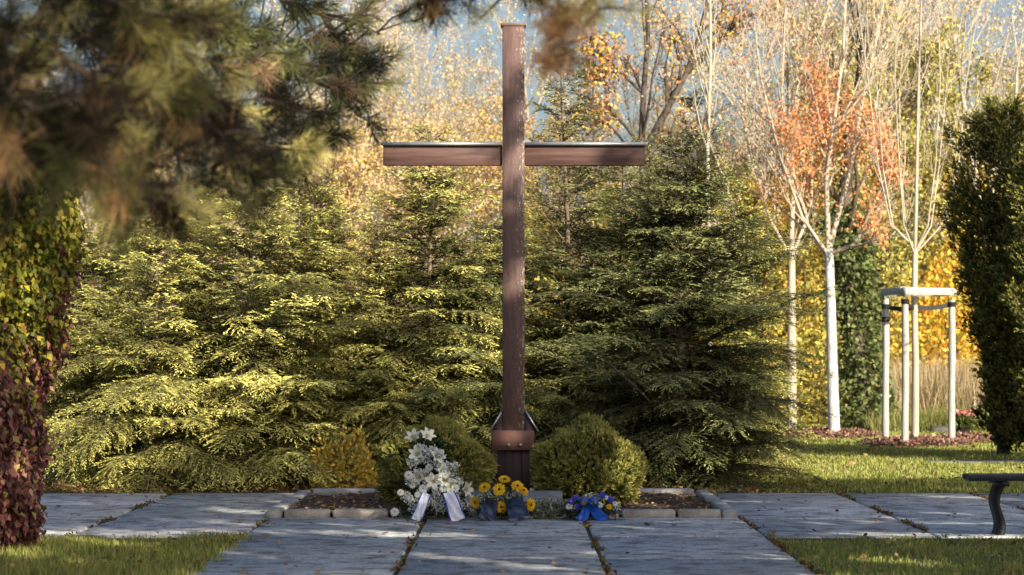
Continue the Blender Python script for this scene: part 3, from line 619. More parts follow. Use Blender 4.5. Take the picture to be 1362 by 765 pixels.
# ------------------------------------------------------------------ the cross
CY=22.5; pxm=FPX/CY; cx0=X(683,CY)
o=empty('memorial_cross',(cx0,CY,0),'tall weathered red-brown wooden cross rising behind the funeral flowers','cross')
W=.205; ztop=Z(36,CY)
m=MB(); m.box((0,0,ztop/2+.15),(W,.19,ztop-.3),bev=.008); m.build('post',POSTW,o)
m=MB(); m.box((0,0,ztop+.012),(W+.03,.22,.024),bev=.006); m.build('post_cap',solid('cap_board',(.20,.13,.09),.7,.3,10),o)
zb0,zb1=Z(220,CY),Z(193,CY)
for sgn,pe in ((-1,510),(1,858)):
    xe=X(pe,CY)-cx0; xi=sgn*(W/2+.002); m=MB(); m.box(((xe+xi)/2,.012,(zb0+zb1)/2),(abs(xe-xi),.13,zb1-zb0),bev=.006); b=m.build('cross_arm',BEAMW,o)
    m=MB(); m.box(((xe+xi)/2+sgn*.012,.005,zb1+.012),(abs(xe-xi)+.02,.19,.018),bev=.004); m.box(((xe+xi)/2+sgn*.012,-.088,zb1+.004),(abs(xe-xi)+.02,.005,.028)); m.build('flashing',METAL,b)
# little flashing upstand on the right
m=MB(); m.add([(W/2+.001,-.08,zb1+.02),(W/2+.07,-.08,zb1+.02),(W/2+.001,-.08,zb1+.07),(W/2+.001,.08,zb1+.02),(W/2+.07,.08,zb1+.02),(W/2+.001,.08,zb1+.07)],[(0,1,2),(3,5,4)]); m.add([(W/2+.07,-.08,zb1+.02),(W/2+.07,.08,zb1+.02),(W/2+.001,.08,zb1+.07),(W/2+.001,-.08,zb1+.07)],[(0,1,2,3)]); m.build('upstand',METAL,o)
# foot: dark base timber, shoulders with sloping lead caps, bolted clamp board
zc0,zc1=Z(598,CY),Z(572,CY)
m=MB(); m.box((0,.0,zc0/2-.02),(.30,.24,zc0+.04),bev=.006); 
m.build('plinth',BASEW,o)
m=MB()
for xq in (-.075,.075): m.box((xq,-.123,zc0/2-.02),(.008,.004,zc0+.03))
m.build('plinth_groove',STRAP,o)
for s,(xa,za,xb,zb) in ((-1,(-.205,Z(573,CY),-.105,Z(549,CY))),(1,(.205,Z(571,CY),.105,Z(547,CY)))):
    m=MB(); V=[(xb,-.10,zc0),(xa,-.10,zc0),(xa,-.10,za),(xb,-.10,zb),(xb,.10,zc0),(xa,.10,zc0),(xa,.10,za),(xb,.10,zb)]
    m.add(V,[(0,1,2,3),(7,6,5,4),(0,4,5,1),(1,5,6,2),(3,2,6,7),(0,3,7,4)]); b=m.build('shoulder',BASEW,o)
    dx,dz=xa-xb,za-zb; L=math.hypot(dx,dz); n=np.array([-dz,0,dx])/L; n=n if n[2]>0 else -n
    a0=np.array([xb,0,zb])+n*.003; a1=np.array([xa,0,za])+n*.003+np.array([dx,0,dz])/L*.03; V=[]
    for yy in (-.13,.13):
        for q in (a0,a1,a1+n*.014,a0+n*.014): V.append(q+[0,yy,0])
    m=MB(); m.add(V,[(0,1,2,3),(7,6,5,4),(0,4,5,1),(1,5,6,2),(2,6,7,3),(3,7,4,0)]); m.build('lead_cap',METAL,b)
m=MB(); m.box((-.005,-.135,(zc0+zc1)/2),(.39,.05,zc1-zc0),bev=.006); b=m.build('clamp_board',CLAMPW,o)
for xq,zq in ((-.045,.25),(.065,.25)):
    m=MB(); m.tube([(xq,-.16,zc0+.05),(xq,-.176,zc0+.05),(xq,-.182,zc0+.05)],[.017,.016,.008],12); m.build('bolt',BOLT,b)

# ------------------------------------------------------------------ flower bed border and plaque
YF=20.72; YBk=23.6
m=MB(); V=[]; nx,ny=60,26; r=RS(101)
gx=np.linspace(-2.0,1.83,nx); gy=np.linspace(YF,YBk,ny)
V=np.array([(a,b,.038+.012*math.sin(a*5+b*3)+r.uniform(-.012,.018)) for b in gy for a in gx]); F=np.array([(j*nx+i,j*nx+i+1,(j+1)*nx+i+1,(j+1)*nx+i) for j in range(ny-1) for i in range(nx-1)])
m.add(V,F); tag(m.build('flower_bed_soil',SOIL),kind='structure')
litter('bed_leaves',1500,lambda r,n:np.stack([r.uniform(-1.95,1.77,n),r.uniform(YF+.05,YBk-.1,n),r.uniform(.045,.08,n)],1),.05,BR+[(.4,.3,.14)],102)
fr=[(-1.95,-1.55),(-1.54,-1.05),(-1.04,-.52),(-.51,.0),(.01,.46),(.47,.92),(.93,1.40),(1.41,1.79)]
def stone(name,c,size,rot,mat,label,seed,group='kerb stones round the flower bed'):
    r=RS(seed); m=MB(); nx=10; sx,sy,s3=size
    m.box((0,0,0),size,bev=.016)
    V=m.V[0]+r.uniform(-.004,.004,m.V[0].shape); m.V[0]=V
    ob=m.build(name,mat); ob.location=c; ob.rotation_euler=(0,0,rot); tag(ob,label,'kerb stone',group)
ordn=['leftmost','second','third','fourth','fifth','sixth','seventh','rightmost']
for i,(a,b) in enumerate(fr):
    stone('kerb_stone',((a+b)/2,YF-.05+.008*math.sin(i*3),.035),(b-a-.016,.15,.088),0,STONE,('%s kerb stone of the front row edging the flower bed'%ordn[i]) if i in (0,7) else '%s kerb stone from the left in the front row of the flower bed'%ordn[i],110+i)
for i,(a,b) in enumerate(((-1.95,-.7),(-.69,.55),(.56,1.78))):
    stone('kerb_stone',((a+b)/2,YBk,.05),(b-a-.016,.14,.09),0,LSTONE,['left','middle','right'][i]+' long kerb stone along the back of the flower bed',120+i)
for i,(x,s) in enumerate(((-2.03,'left'),(1.86,'right'))):
    for j,(a,b) in enumerate(((YF-.12,22.1),(22.12,YBk+.07))):
        stone('kerb_stone',(x,(a+b)/2,.036),(.13,b-a-.01,.085),0,LSTONE,'%s pale kerb stone on the %s side of the flower bed'%(['nearer','farther'][j],s),130+i*2+j)
# plaque
o=empty('memorial_plaque',(X(683,21.15),21.15,.06),'low blue-grey granite slab lying before the cross, behind the yellow flowers','plaque')
m=MB(); from mathutils import Euler
m.box((0,0,.075),(.86,.055,.165),rot=None,bev=.008); q=m.build('slab',GRANITE,o); q.rotation_euler=(R(-28),0,0)
m=MB(); m.box((0,.05,.01),(.80,.16,.05),bev=.006); m.build('footing',LSTONE,o)

# ------------------------------------------------------------------ flowers
def frame(d):
    d=np.array(d,float); d/=np.linalg.norm(d); a=np.cross(d,[0,0,1.]); 
    if np.linalg.norm(a)<.05: a=np.array([1.,0,0])
    a/=np.linalg.norm(a); return d,a,np.cross(a,d)
def gerbera(parent,c,d,rad,cols,ccol,seed,name='gerbera'):
    r=RS(seed); d,a,b=frame(d); c=np.array(c,float); m=MB()
    for lay,(k,L,cup,off) in enumerate(((22,1.0,.12,0),(20,.82,.28,.1),(16,.5,.6,.2))):
        th=np.arange(k)/k*6.2832+off+r.normal(0,.05,k); rd=np.cos(th)[:,None]*a+np.sin(th)[:,None]*b
        D=rd+d*cup+r.normal(0,.05,(k,3)); P=c+rd*rad*.12+d*(.006*lay)
        m.rhomb(P,D,d+rd*(-cup),rad*L*.92*r.uniform(.93,1.05,k),rad*.25,pal(r,k,cols,jit=.08),mid=.68)
    g=m.build(name,PETAL,parent)
    m=MB(); th=np.linspace(0,6.2832,12,endpoint=False); 
    pts=[c+d*.004,c+d*.018,c+d*.023]; m.tube(pts,[rad*.24,rad*.22,rad*.08],12,C=ccol); m.build('flower_centre',PETAL,g)
    m=MB(); m.tube([c,c-d*.05-np.array([0,0,.05]),c-d*.09-np.array([0,0,.16])],[.005,.005,.004],5,C=(.08,.12,.03)); m.build('stem',LEAF,g)
def lily(parent,c,d,L,seed,col=(.80,.82,.76)):
    r=RS(seed); d,a,b=frame(d); c=np.array(c,float); m=MB()
    for k in range(6):
        th=k*1.0472+seed; rd=math.cos(th)*a+math.sin(th)*b; sd=np.cross(d,rd); w=L*(.58 if k%2 else .46)
        prof=[(0,.02,.15),(.35,.14,.75),(.68,.34,1.0),(.9,.62,.72),(.92,.86,.05)]
        V=[];
        for (h,o_,ww) in prof:
            p=c+d*L*h+rd*L*o_; V+= [p-sd*w*ww/2+d*.01,p+rd*(-.008),p+sd*w*ww/2+d*.01]
        F=[(i*3+j,i*3+j+1,i*3+4+j,i*3+3+j) for i in range(4) for j in range(2)]
        m.add(V,F,np.array(col)*r.uniform(.93,1.05))
    g=m.build('lily',PETAL,parent,True)
    m=MB()
    for k in range(5):
        th=k*1.256; rd=math.cos(th)*a+math.sin(th)*b; e=c+d*L*.85+rd*L*.16; m.tube([c+d*L*.1,c+d*L*.6+rd*L*.06,e],[.0025,.002,.002],4,C=(.5,.55,.2)); m.tube([e-rd*.012,e+rd*.012],[.0025,.0025],4,C=(.5,.35,.08))
    m.build('stamens',PETAL,g)
    m=MB(); m.tube([c,c-d*.06,c-d*.09-np.array([0,0,.12])],[.007,.006,.005],6,C=(.09,.13,.035)); m.build('stem',LEAF,g)
def babys(parent,cs,seed,per=110,s=.07,size=.011,col=(.72,.75,.74),name='gypsophila'):
    r=RS(seed)
    for c in cs:
        m=MB(); U=rdir(r,per)*r.uniform(.3,1,(per,1))*s; P=np.array(c)+U
        for q in range(2): m.rhomb(P-[0,0,0],rdir(r,per),rdir(r,per),size*1.5,size*1.2,pal(r,per,[col],jit=.1))
        m.rhomb(np.repeat(np.array([c],float),per,0)-[0,0,s*.4],U+[0,0,.03],rdir(r,per),s,.0025,(.09,.13,.05))
        m.build(name,PETAL,parent)
def strap_leaf(m,p,d,L,w,col,droop=.5,n=6):
    p=np.array(p,float); d=np.array(d,float); d/=np.linalg.norm(d); s=np.cross(d,[0,0,1.]); s=s/max(np.linalg.norm(s),.01); V=[]
    for i in range(n):
        t=i/(n-1); q=p+d*L*t-np.array([0,0,1])*droop*L*t*t; ww=w*math.sin(math.pi*min(.97,.12+.86*t))**.8; V+=[q-s*ww/2,q+s*ww/2]
    m.add(V,[(2*i,2*i+1,2*i+3,2*i+2) for i in range(n-1)],col)
def frond(m,r,p,d,L,w,col,droop=.5,k=22):
    p=np.array(p,float); d=np.array(d,float); d/=np.linalg.norm(d); t=np.linspace(.12,1,k); Q=p+d*(L*t)[:,None]-np.array([0,0,1])*(droop*L*t*t)[:,None]
    s=np.cross(d,[0,0,1.]); s=s/max(np.linalg.norm(s),.01)
    for g in (-1,1): m.rhomb(Q,d*.6+s*g,np.array([0,0,1.])+r.normal(0,.2,(k,3)),w*np.sin(math.pi*np.clip(t*.9+.1,0,1))**.6+.01,.012,pal(r,k,[col]),mid=.4)
    m.tube(np.vstack([p,Q[::4],Q[-1]]),.003,4,C=col,cap=False)
def filler(parent,r,fn,n,size,cols,name='foliage'):
    P=fn(r,n); m=MB(); D=rdir(r,n); D[:,2]=abs(D[:,2])*.6; D[:,1]-=.3; m.rhomb(P,D,rdir(r,n),size*r.uniform(.6,1.4,n),size*.4,pal(r,n,cols)); return m
def ribbon(parent,pts,w,mat,edge=None,seed=0,name='ribbon',cut=0.0):
    """pts: centre line, world-local; ribbon faces the viewer (-y)"""
    pts=np.array(pts,float); n=24; t=np.linspace(0,len(pts)-1,n); P=np.stack([np.interp(t,np.arange(len(pts)),pts[:,k]) for k in range(3)],1)
    T=nrm(np.gradient(P,axis=0)); S=nrm(np.cross(T,[0,-1.,.25])); 
    wv=np.linspace(.75,1,n)[:,None]*w; m=MB(); cols=7; V=[]
    for j in range(cols):
        u=j/(cols-1)-.5; V.append(P+S*wv*u+np.array([0,-1,.3])*(.011*np.sin(u*11+t*2.6+seed)+.006*np.sin(t*6+u*3))[:,None])
    V=np.stack(V,1); 
    V[-1,:,2]+=(np.abs(np.arange(cols)/(cols-1)-.5)-.5)*cut*-1*0
    V=V.reshape(-1,3); F=np.array([(i*cols+j,i*cols+j+1,(i+1)*cols+j+1,(i+1)*cols+j) for i in range(n-1) for j in range(cols-1)])
    m.add(V,F); g=m.build(name,mat,parent,True)
    if edge is not None:
        for sg,nm in ((-1,0),(1,1)):
            m=MB(); A=V.reshape(n,cols,3)[:,0 if sg<0 else -1]; off=S*wv*.09*sg; VV=np.stack([A+[0,-.003,0],A+off+[0,-.003,0]],1).reshape(-1,3)
            m.add(VV,np.array([(2*i,2*i+1,2*i+3,2*i+2) for i in range(n-1)])); m.build('ribbon_edge',edge,g)
    return g
WHT=[(.80,.83,.82),(.74,.78,.78)]
DKG=[(.03,.05,.02),(.05,.08,.025),(.08,.11,.035),(.02,.035,.015)]
# white arrangement
FY=20.42; o=empty('white_funeral_spray',(X(575,FY),FY,.012),'tall spray of white lilies and gerberas with pale lavender ribbons standing on the paving','flower arrangement')
fx=lambda px:X(px,FY)-X(575,FY)
fz=lambda py:Z(py,FY)-.012
r=RS(201)
def cone(r,n):
    z=r.uniform(0,.68,n)**1; w=.30*(1-z/.78)+.03; a=r.uniform(0,6.28,n); q=r.uniform(0,1,n)**.5
    return np.stack([w*q*np.cos(a)-.02*z,w*.45*q*np.sin(a)+.10+.12*z,z+.01],1)
m=filler(o,r,cone,2600,.055,DKG); 
for (a,b,dx,dz,L) in ((540,640,-1,.25,.22),(545,610,-1,.5,.2),(540,668,-1,.1,.22),(610,640,1,.3,.18),(605,670,1,.05,.2),(560,600,-.8,.9,.16),(590,600,.9,.8,.14)):
    frond(m,r,(fx(a),.05,fz(b)),(dx,-.2,dz),L,.06,(.06,.09,.03),.35)
m.build('foliage',LEAF,o)
for (dx,dz,L) in ((.9,.12,.17),(.75,.75,.14),(.95,-.05,.14)): m=MB(); strap_leaf(m,(fx(600),-.02,fz(632)),(dx,-.1,dz),L,.035,(.42,.40,.12),.1); m.build('variegated_leaf',LEAF,o)
for (dx,dz,L) in ((-.8,.9,.12),(-.9,.6,.1)): m=MB(); strap_leaf(m,(fx(556),.02,fz(590)),(dx,-.1,dz),L,.02,(.35,.36,.12),.1); m.build('variegated_leaf',LEAF,o)
for i,(a,b,dx,dy,dz,L) in enumerate(((552,588,-.25,-.75,.7,.13),(565,586,.35,-.8,.7,.13),(558,606,-.35,-.9,.25,.13),(577,610,.5,-.85,.35,.13),(584,628,.5,-.85,.1,.12),(578,640,-.1,-1,.05,.14),(562,636,-.5,-.9,.15,.12),(596,646,.4,-1,.05,.12),(612,652,.9,-.7,.1,.13),(616,664,.9,-.7,-.2,.11),(590,640,.2,-1,.2,.12))):
    lily(o,(fx(a),.09+.0*i if b<600 else .04,fz(b)),(dx,dy,dz),L*.68,300+i)
for i,(a,b,rd) in enumerate(((544,632,.040),(563,650,.042),(590,649,.042),(605,650,.042),(533,655,.032),(525,681,.040),(571,622,.036),(583,640,.03),(597,658,.03),(556,658,.032),(588,618,.028),(574,634,.03),(566,664,.03),(608,664,.03),(592,632,.03),(549,646,.028))):
    gerbera(o,(fx(a),-.02 if b>630 else .03,fz(b)),(.1*(i%3-1),-1,.25),rd,WHT,(.42,.40,.22) if i!=4 else (.6,.4,.1),320+i)
babys(o,[(fx(a),.0,fz(b)) for a,b in ((548,616),(556,610),(552,640),(568,640),(580,655),(574,668),(586,668),(544,664),(552,668),(550,676),(590,676),(600,634),(582,618),(612,640),(604,620),(612,672),(560,656),(570,600),(578,600),(566,612),(588,626),(596,620),(566,628),(574,646),(600,642),(546,640),(556,630),(540,660),(562,672),(582,676),(606,656),(586,606),(560,596))],330,80,.05)
ribbon(o,[(fx(568),-.03,fz(656)),(fx(563),-.12,fz(668)),(fx(557),-.18,fz(684)),(fx(555),-.2,.004)],.085,RIB_W,RIB_E,1)
ribbon(o,[(fx(596),-.03,fz(654)),(fx(602),-.12,fz(666)),(fx(607),-.18,fz(682)),(fx(611),-.2,.004)],.115,RIB_W,RIB_E,2)
# yellow arrangement
FY=20.40; o=empty('yellow_gerbera_arrangement',(X(668,FY),FY,.012),'low arrangement of yellow gerberas with navy ribbons in front of the granite slab','flower arrangement')
fx=lambda px:X(px,FY)-X(668,FY)
r=RS(401)
m=filler(o,r,lambda r,n:(lambda U:U*np.array([.22,.12,.26])*r.uniform(.2,1,(n,1))+[0,.08,.02])((lambda U:np.stack([U[:,0],U[:,1],abs(U[:,2])],1))(rdir(r,n))),1500,.045,DKG)
for k in range(9): a=r.uniform(-1,1); frond(m,r,(a*.12,0,.1),(a,-.4,r.uniform(.0,.7)),.17,.045,(.09,.12,.05),.3,14)
m.build('foliage',LEAF,o)
YC=[(.80,.50,.015),(.85,.56,.02),(.75,.44,.012)]
for i,(a,b,rd,dx,dz,dy) in enumerate(((645,649,.058,-.35,.75,-.7),(664,651,.058,0,.25,-1),(671,639,.058,.1,.95,-.55),(688,647,.060,.2,.7,-.8),(696,653,.05,.5,.7,-.6),(667,674,.056,0,-.05,-1),(705,671,.058,.75,.0,-.8),(633,668,.055,-.8,.05,-.75))):
    gerbera(o,(fx(a),-.03 if b>645 else .06,fz(b)),(dx,dy,dz),rd,YC,(.10,.055,.015),420+i)
babys(o,[(fx(a),.02,fz(b)) for a,b in ((652,660),(660,662),(678,660),(682,668),(650,668),(640,662),(695,662),(628,676),(686,658),(672,664))],440,60,.045,.009,(.62,.66,.66))
for (a,b) in (((655,664),(649,692)),((682,662),(690,692))):
    ribbon(o,[(fx(a[0]),-.02,fz(a[1])),(fx((a[0]+b[0])/2),-.12,fz(672)),(fx(b[0]),-.19,fz(684)),(fx(b[0]+(2 if b[0]>668 else -2)),-.21,.004)],.15 if b[0]<668 else .19,RIB_N,None,3)
# blue arrangement
FY=20.38; o=empty('blue_flower_arrangement',(X(785,FY),FY,.012),'small low arrangement of blue, white and yellow flowers with a royal blue ribbon','flower arrangement')
fx=lambda px:X(px,FY)-X(785,FY)
r=RS(501)
m=filler(o,r,lambda r,n:(lambda U:U*np.array([.22,.12,.17])*r.uniform(.2,1,(n,1))+[0,.06,.02])((lambda U:np.stack([U[:,0],U[:,1],abs(U[:,2])],1))(rdir(r,n))),1100,.04,DKG+[(.10,.13,.07)])
for k in range(12): a=r.uniform(-1,1); frond(m,r,(a*.15,0,.06),(a,-.4,r.uniform(-.1,.5)),.16,.04,(.12,.15,.10),.3,14)
m.build('foliage',LEAF,o)
BLU=[(.05,.07,.55),(.10,.08,.50),(.04,.10,.60)]
for i,(a,b,rd,cs,cc_) in enumerate(((759,667,.034,BLU,(.5,.4,.3)),(766,662,.032,BLU,(.2,.1,.4)),(777,665,.045,[(.8,.42,.02)],(.3,.15,.02)),(801,659,.038,BLU,(.1,.1,.4)),(812,664,.036,BLU,(.1,.1,.4)),(757,674,.034,WHT,(.4,.4,.2)),(797,672,.036,WHT,(.4,.45,.3)),(810,674,.030,YC,(.6,.4,.02)),(818,670,.028,WHT,(.4,.4,.2)),(770,674,.034,BLU,(.1,.1,.4)),(806,662,.026,WHT,(.4,.4,.2)))):
    gerbera(o,(fx(a),-.03,fz(b)),(.2*math.sin(i*2.),-.8,.5),rd*.95,cs,cc_,520+i,'blossom')
babys(o,[(fx(a),.0,fz(b)) for a,b in ((790,668),(820,676),(764,676),(784,660))],540,45,.04,.009)
ribbon(o,[(fx(782),-.02,fz(672)),(fx(780),-.10,fz(676)),(fx(776),-.18,fz(684)),(fx(769),-.22,.006)],.085,RIB_B,None,5)
ribbon(o,[(fx(784),-.02,fz(672)),(fx(790),-.10,fz(677)),(fx(797),-.19,fz(685)),(fx(804),-.23,.006)],.10,RIB_B,None,6)
m=MB(); t=np.linspace(0,6.28,20); 
for s in (-1,1):
    p=np.stack([fx(783)+s*(.045-.045*np.cos(t))*.9,-.05-.03*np.sin(t),fz(668)+.035*np.sin(t)],1); V=np.concatenate([p+[0,-.012,.02],p+[0,-.012,-.02]]); m.add(V,np.array([(i,i+1,i+21,i+20) for i in range(19)]))
m.build('bow',RIB_B,o,True)
# green sprig wreath beside the yellow flowers
FY=20.5; o=MB(); r=RS(601); n=900; a=r.uniform(0,6.28,n); q=r.normal(0,.03,n)
P=np.stack([(.13+q)*np.cos(a)*1.15,(.09+q*.6)*np.sin(a),.07+.04*r.normal(size=n)*.8+.03*np.sin(a)],1); P[:,2]=np.maximum(P[:,2],.01)
o.rhomb(P,rdir(r,n)+[0,-.2,.3],rdir(r,n),.045,.014,pal(r,n,[(.12,.15,.09),(.20,.24,.15),(.06,.08,.04),(.32,.36,.26)])); w=o.build('evergreen_wreath',LEAF); w.location=(X(732,FY),FY,.012)
tag(w,'small wreath of grey-green sprigs lying between the yellow and the blue flowers','wreath')

# ------------------------------------------------------------------ bench
BY=18.55; o=empty('park_bench',(X(1290,BY),BY,0),'dark backless slatted bench cut off by the right edge','bench')
zt=Z(633,18.5)
for k in range(4):
    m=MB(); m.box((.93+(.01 if k else 0),.06+.125*k,zt-.022-.002*k),(1.82 if k else 1.86,.105,.044),bev=.008); m.build('slat',BENCHW,o)
for xk in (.27,1.55):
    m=MB(); m.box((xk,.24,zt-.066),(.06,.50,.036),bev=.004)
    t=np.linspace(0,1,12); xc=xk-(.030*np.sin(t*5.6))*(1 if xk<1 else -1)-.03*t; hw=.018+.012*np.abs(t-.35); zz=(zt-.083)*(1-t)+.0*t; V=[]
    for q in range(12): V+=[(xc[q]-hw[q],.10,zz[q]),(xc[q]+hw[q],.10,zz[q]),(xc[q]+hw[q],.36,zz[q]),(xc[q]-hw[q],.36,zz[q])]
    m.add(V,[(4*q+a,4*q+(a+1)%4,4*q+4+(a+1)%4,4*q+4+a) for q in range(11) for a in range(4)])
    m.build('leg_frame',IRON,o,False)
# small pale weeds/flowers in the paving edge
def weed(px,Y,s,label,seed):
    r=RS(seed); m=MB(); n=26; D=rdir(r,n); D[:,2]=abs(D[:,2])+.6; m.rhomb(np.zeros((n,3)),D,rdir(r,n),s*r.uniform(.5,1,n),.008,pal(r,n,[(.3,.28,.16),(.22,.22,.09),(.5,.45,.38)])); w=m.build('dry_weed',GRASS); w.location=(X(px,Y),Y,.0); tag(w,label,'weed')
weed(1024,18.42,.09,'tiny dry weed at the left corner of the right grass patch',611); weed(1257,18.44,.07,'tiny dry weed at the paving edge left of the bench leg',612)

# ------------------------------------------------------------------ creeper hedge at the left
r=RS(701); o=empty('creeper_hedge',(-4.25,17.2,0),'tall hedge covered in creeper, yellow-green above and purple-red below, at the left edge','hedge')
n=58000; z=r.uniform(0,3.1,n)
def prof(z): return np.interp(z,[0,.3,.8,1.4,2.0,2.5,3.1],[.70,.78,.86,.92,1.0,1.12,1.22])
a=r.uniform(-.55*math.pi,.6*math.pi,n)
bul=1+.09*np.sin(z*4+a*3)+.06*np.sin(z*9+a*5)+.05*r.normal(size=n); rr=prof(z)*bul*r.uniform(.8,1,n)**.4
P=np.stack([rr*np.cos(a)*.98,rr*np.sin(a)*1.25,z],1)
out=np.stack([np.cos(a),np.sin(a),np.full(n,-.15)],1)
D=np.stack([r.normal(0,.5,n),r.normal(0,.5,n),-1.0+r.normal(0,.4,n)],1)+out*.3; N=out+r.normal(0,.55,(n,3))
f=np.clip((z-1.1+.35*np.sin(a*4+z*2)+r.normal(0,.26,n))/.9,0,1)[:,None]
cu=pal(r,n,[(.28,.25,.035),(.20,.20,.03),(.10,.12,.025),(.42,.30,.06)],[3,3,3,1]); cu=cu*1.15; cl=pal(r,n,[(.17,.055,.055),(.27,.12,.10),(.08,.03,.035),(.32,.24,.08),(.40,.24,.18)],[3,3,3,1.3,1.5])
m=MB(); q=(r.uniform(0,1,(n,1))<f); cc2=np.where(q,cu,cl)*(.75+.75*r.uniform(0,1,(n,1))); m.rhomb(P,D,N,.058*r.uniform(.5,1.35,n),.043*r.uniform(.7,1.2,n),cc2,mid=.38,fold=.3); D2_=D+nrm(np.cross(D,N))*.8; m.rhomb(P[::2],D2_[::2],N[::2],.05,.035,cc2[::2],mid=.4,fold=.3); m.build('leaves',LEAF,o)
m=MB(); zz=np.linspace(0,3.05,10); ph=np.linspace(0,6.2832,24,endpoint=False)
V=np.array([(prof(q)*.80*math.cos(b),prof(q)*1.02*math.sin(b),q) for q in zz for b in ph]); m.add(V,np.array([(i*24+j,i*24+(j+1)%24,(i+1)*24+(j+1)%24,(i+1)*24+j) for i in range(9) for j in range(24)])); m.build('inner_branches',DARKCORE,o)  # dark shell behind the leaves in place of inner shade

# ------------------------------------------------------------------ near pine (trunk stands outside the frame at the left)
r=RS(801); o=empty('pine_tree',(-3.3,8.1,0),'near out-of-focus pine whose boughs hang across the upper left','tree')
bt=MB(); zz=np.linspace(-.1,7,10); bt.tube(np.stack([.05*np.sin(zz),zz*0,zz],1),.17*(1-zz/8.5),10); bt.build('trunk',DARKBARK,o,True)
def tufts(m,bm,path,rad,nt,tl,cols,w,side=.28,nn=95,nw=.0035,droop=.15):
    path=np.array(path,float)-np.array([-3.3,8.1,0]); k=len(path); n=14; t=np.linspace(0,k-1,n); P=np.stack([np.interp(t,np.arange(k),path[:,i]) for i in range(3)],1)
    P+=np.stack([np.zeros(n),.02*np.sin(t*5),.02*np.sin(t*4+1)],1); bm.tube(P,np.linspace(rad,rad*.3,n),6,cap=False)
    for q in range(nt):
        u=r.uniform(.12,1)*(n-1); i=min(int(u),n-2); p=P[i]+(P[i+1]-P[i])*(u-i); tg=nrm((P[i+1]-P[i])[None])[0]
        d=tg*.5+r.normal(0,1,3)*np.array([.8,.8,.55]); d[2]-=droop; d/=np.linalg.norm(d); L=1.2*side*r.uniform(.3,1.2); e=p+d*L+np.array([0,0,.08*L])
        bm.tube([p,(p+e)/2+r.normal(0,.01,3),e],[.006,.005,.004],4,cap=False)
        c=np.array(cols[r.choice(len(cols),p=np.array(w)/sum(w))])
        s=r.uniform(-.12,.02,nn); Q=e+d*s[:,None]; DD=d*r.uniform(.2,1.0,(nn,1))+rdir(r,nn)*.75
        m.rhomb(Q,DD,rdir(r,nn),1.15*tl*r.uniform(.7,1.15,nn),nw*1.15,c*r.uniform(.6,1.4,(nn,1)),mid=.4)
def W3(px,py,Y):
    Y=Y*1.25 if Y<9 else Y
    return (X(px,Y),Y,Z(py,Y))
PG=[(.10,.10,.035),(.56,.50,.18),(.014,.015,.009),(.54,.31,.15),(.05,.03,.018)]  # near-black and golden entries paint shaded pockets and lit tips
nd=MB(); bb=MB()
T0=lambda z:(-3.3,8.1,z)
for (pts,rad,nt,w,side) in [
  ([T0(1.7),W3(-150,180,6.0),W3(60,190,5.8),W3(180,240,5.7),W3(200,262,5.7)],.02,44,[2.2,2,4,1.4,2.5],.20),
  ([T0(1.9),W3(-150,60,6.2),W3(50,60,6.0),W3(200,130,6.0),W3(330,190,6.1)],.022,50,[2,2,5,1.2,2.5],.22),
  ([T0(2.2),W3(-120,-60,6.8),W3(80,-10,6.8),W3(230,60,6.9),W3(300,140,7.0)],.022,60,[2,3,4,1,2],.24),
  ([T0(2.0),W3(-120,120,7.5),W3(60,130,7.6),W3(170,170,7.6),W3(250,200,7.7)],.02,44,[2,1,5,1,1],.26),
  ([T0(1.9),W3(-100,200,7.0),W3(30,210,7.0),W3(110,222,7.0)],.018,36,[2,1,5,1,1],.22),
  ([T0(1.8),W3(-120,130,5.2),W3(0,110,5.1),W3(80,160,5.1),W3(120,200,5.1)],.018,40,[2,1,4,1.5,1],.18),
  ([T0(2.3),W3(0,30,8),W3(120,50,8.2),W3(240,110,8.4),W3(380,215,8.6)],.022,54,[3,3,3,1.6,1.5],.24),
  ([T0(2.2),W3(40,-40,6.2),W3(150,10,6.2),W3(250,50,6.2)],.02,44,[2,3,3,1,2],.2)]:
    tufts(nd,bb,pts,rad,nt,.11,PG,w,side)
# the sharper boughs farther back
PG2=[(.26,.27,.10),(.42,.42,.16),(.03,.037,.022),(.46,.29,.18)]  # pale and dark entries stand in for lit and shaded tufts
for (pts,nt,side,w) in [
  ([T0(3.2),(-1.9,10,3.6),W3(330,-30,12),W3(420,20,12.6),W3(505,40,13)],60,.30,[3,3,3,1]),
  ([T0(3.0),(-1.9,9,3.3),W3(300,10,11.5),W3(360,70,12),W3(430,110,12.3),W3(470,125,12.4)],60,.26,[2,1.5,5,1]),
  ([W3(360,60,12),W3(350,110,12),W3(380,160,12.1),W3(425,185,12.2)],34,.2,[1,1,6,1]),
  ([T0(2.8),(-2.2,9,3.0),W3(200,-10,11),W3(280,40,11.2),W3(330,90,11.4)],60,.28,[3,3,3,1]),
  ([T0(2.9),(-2.2,10,3.3),W3(230,20,13),W3(330,60,13.2),W3(400,60,13.4)],50,.3,[2,3,3,1]),
  ([W3(420,10,12.6),W3(455,60,12.6),W3(480,100,12.6)],24,.18,[2,1,5,1])]:
    tufts(nd,bb,pts,.022,nt,.105,PG2,w,side,80,.004)
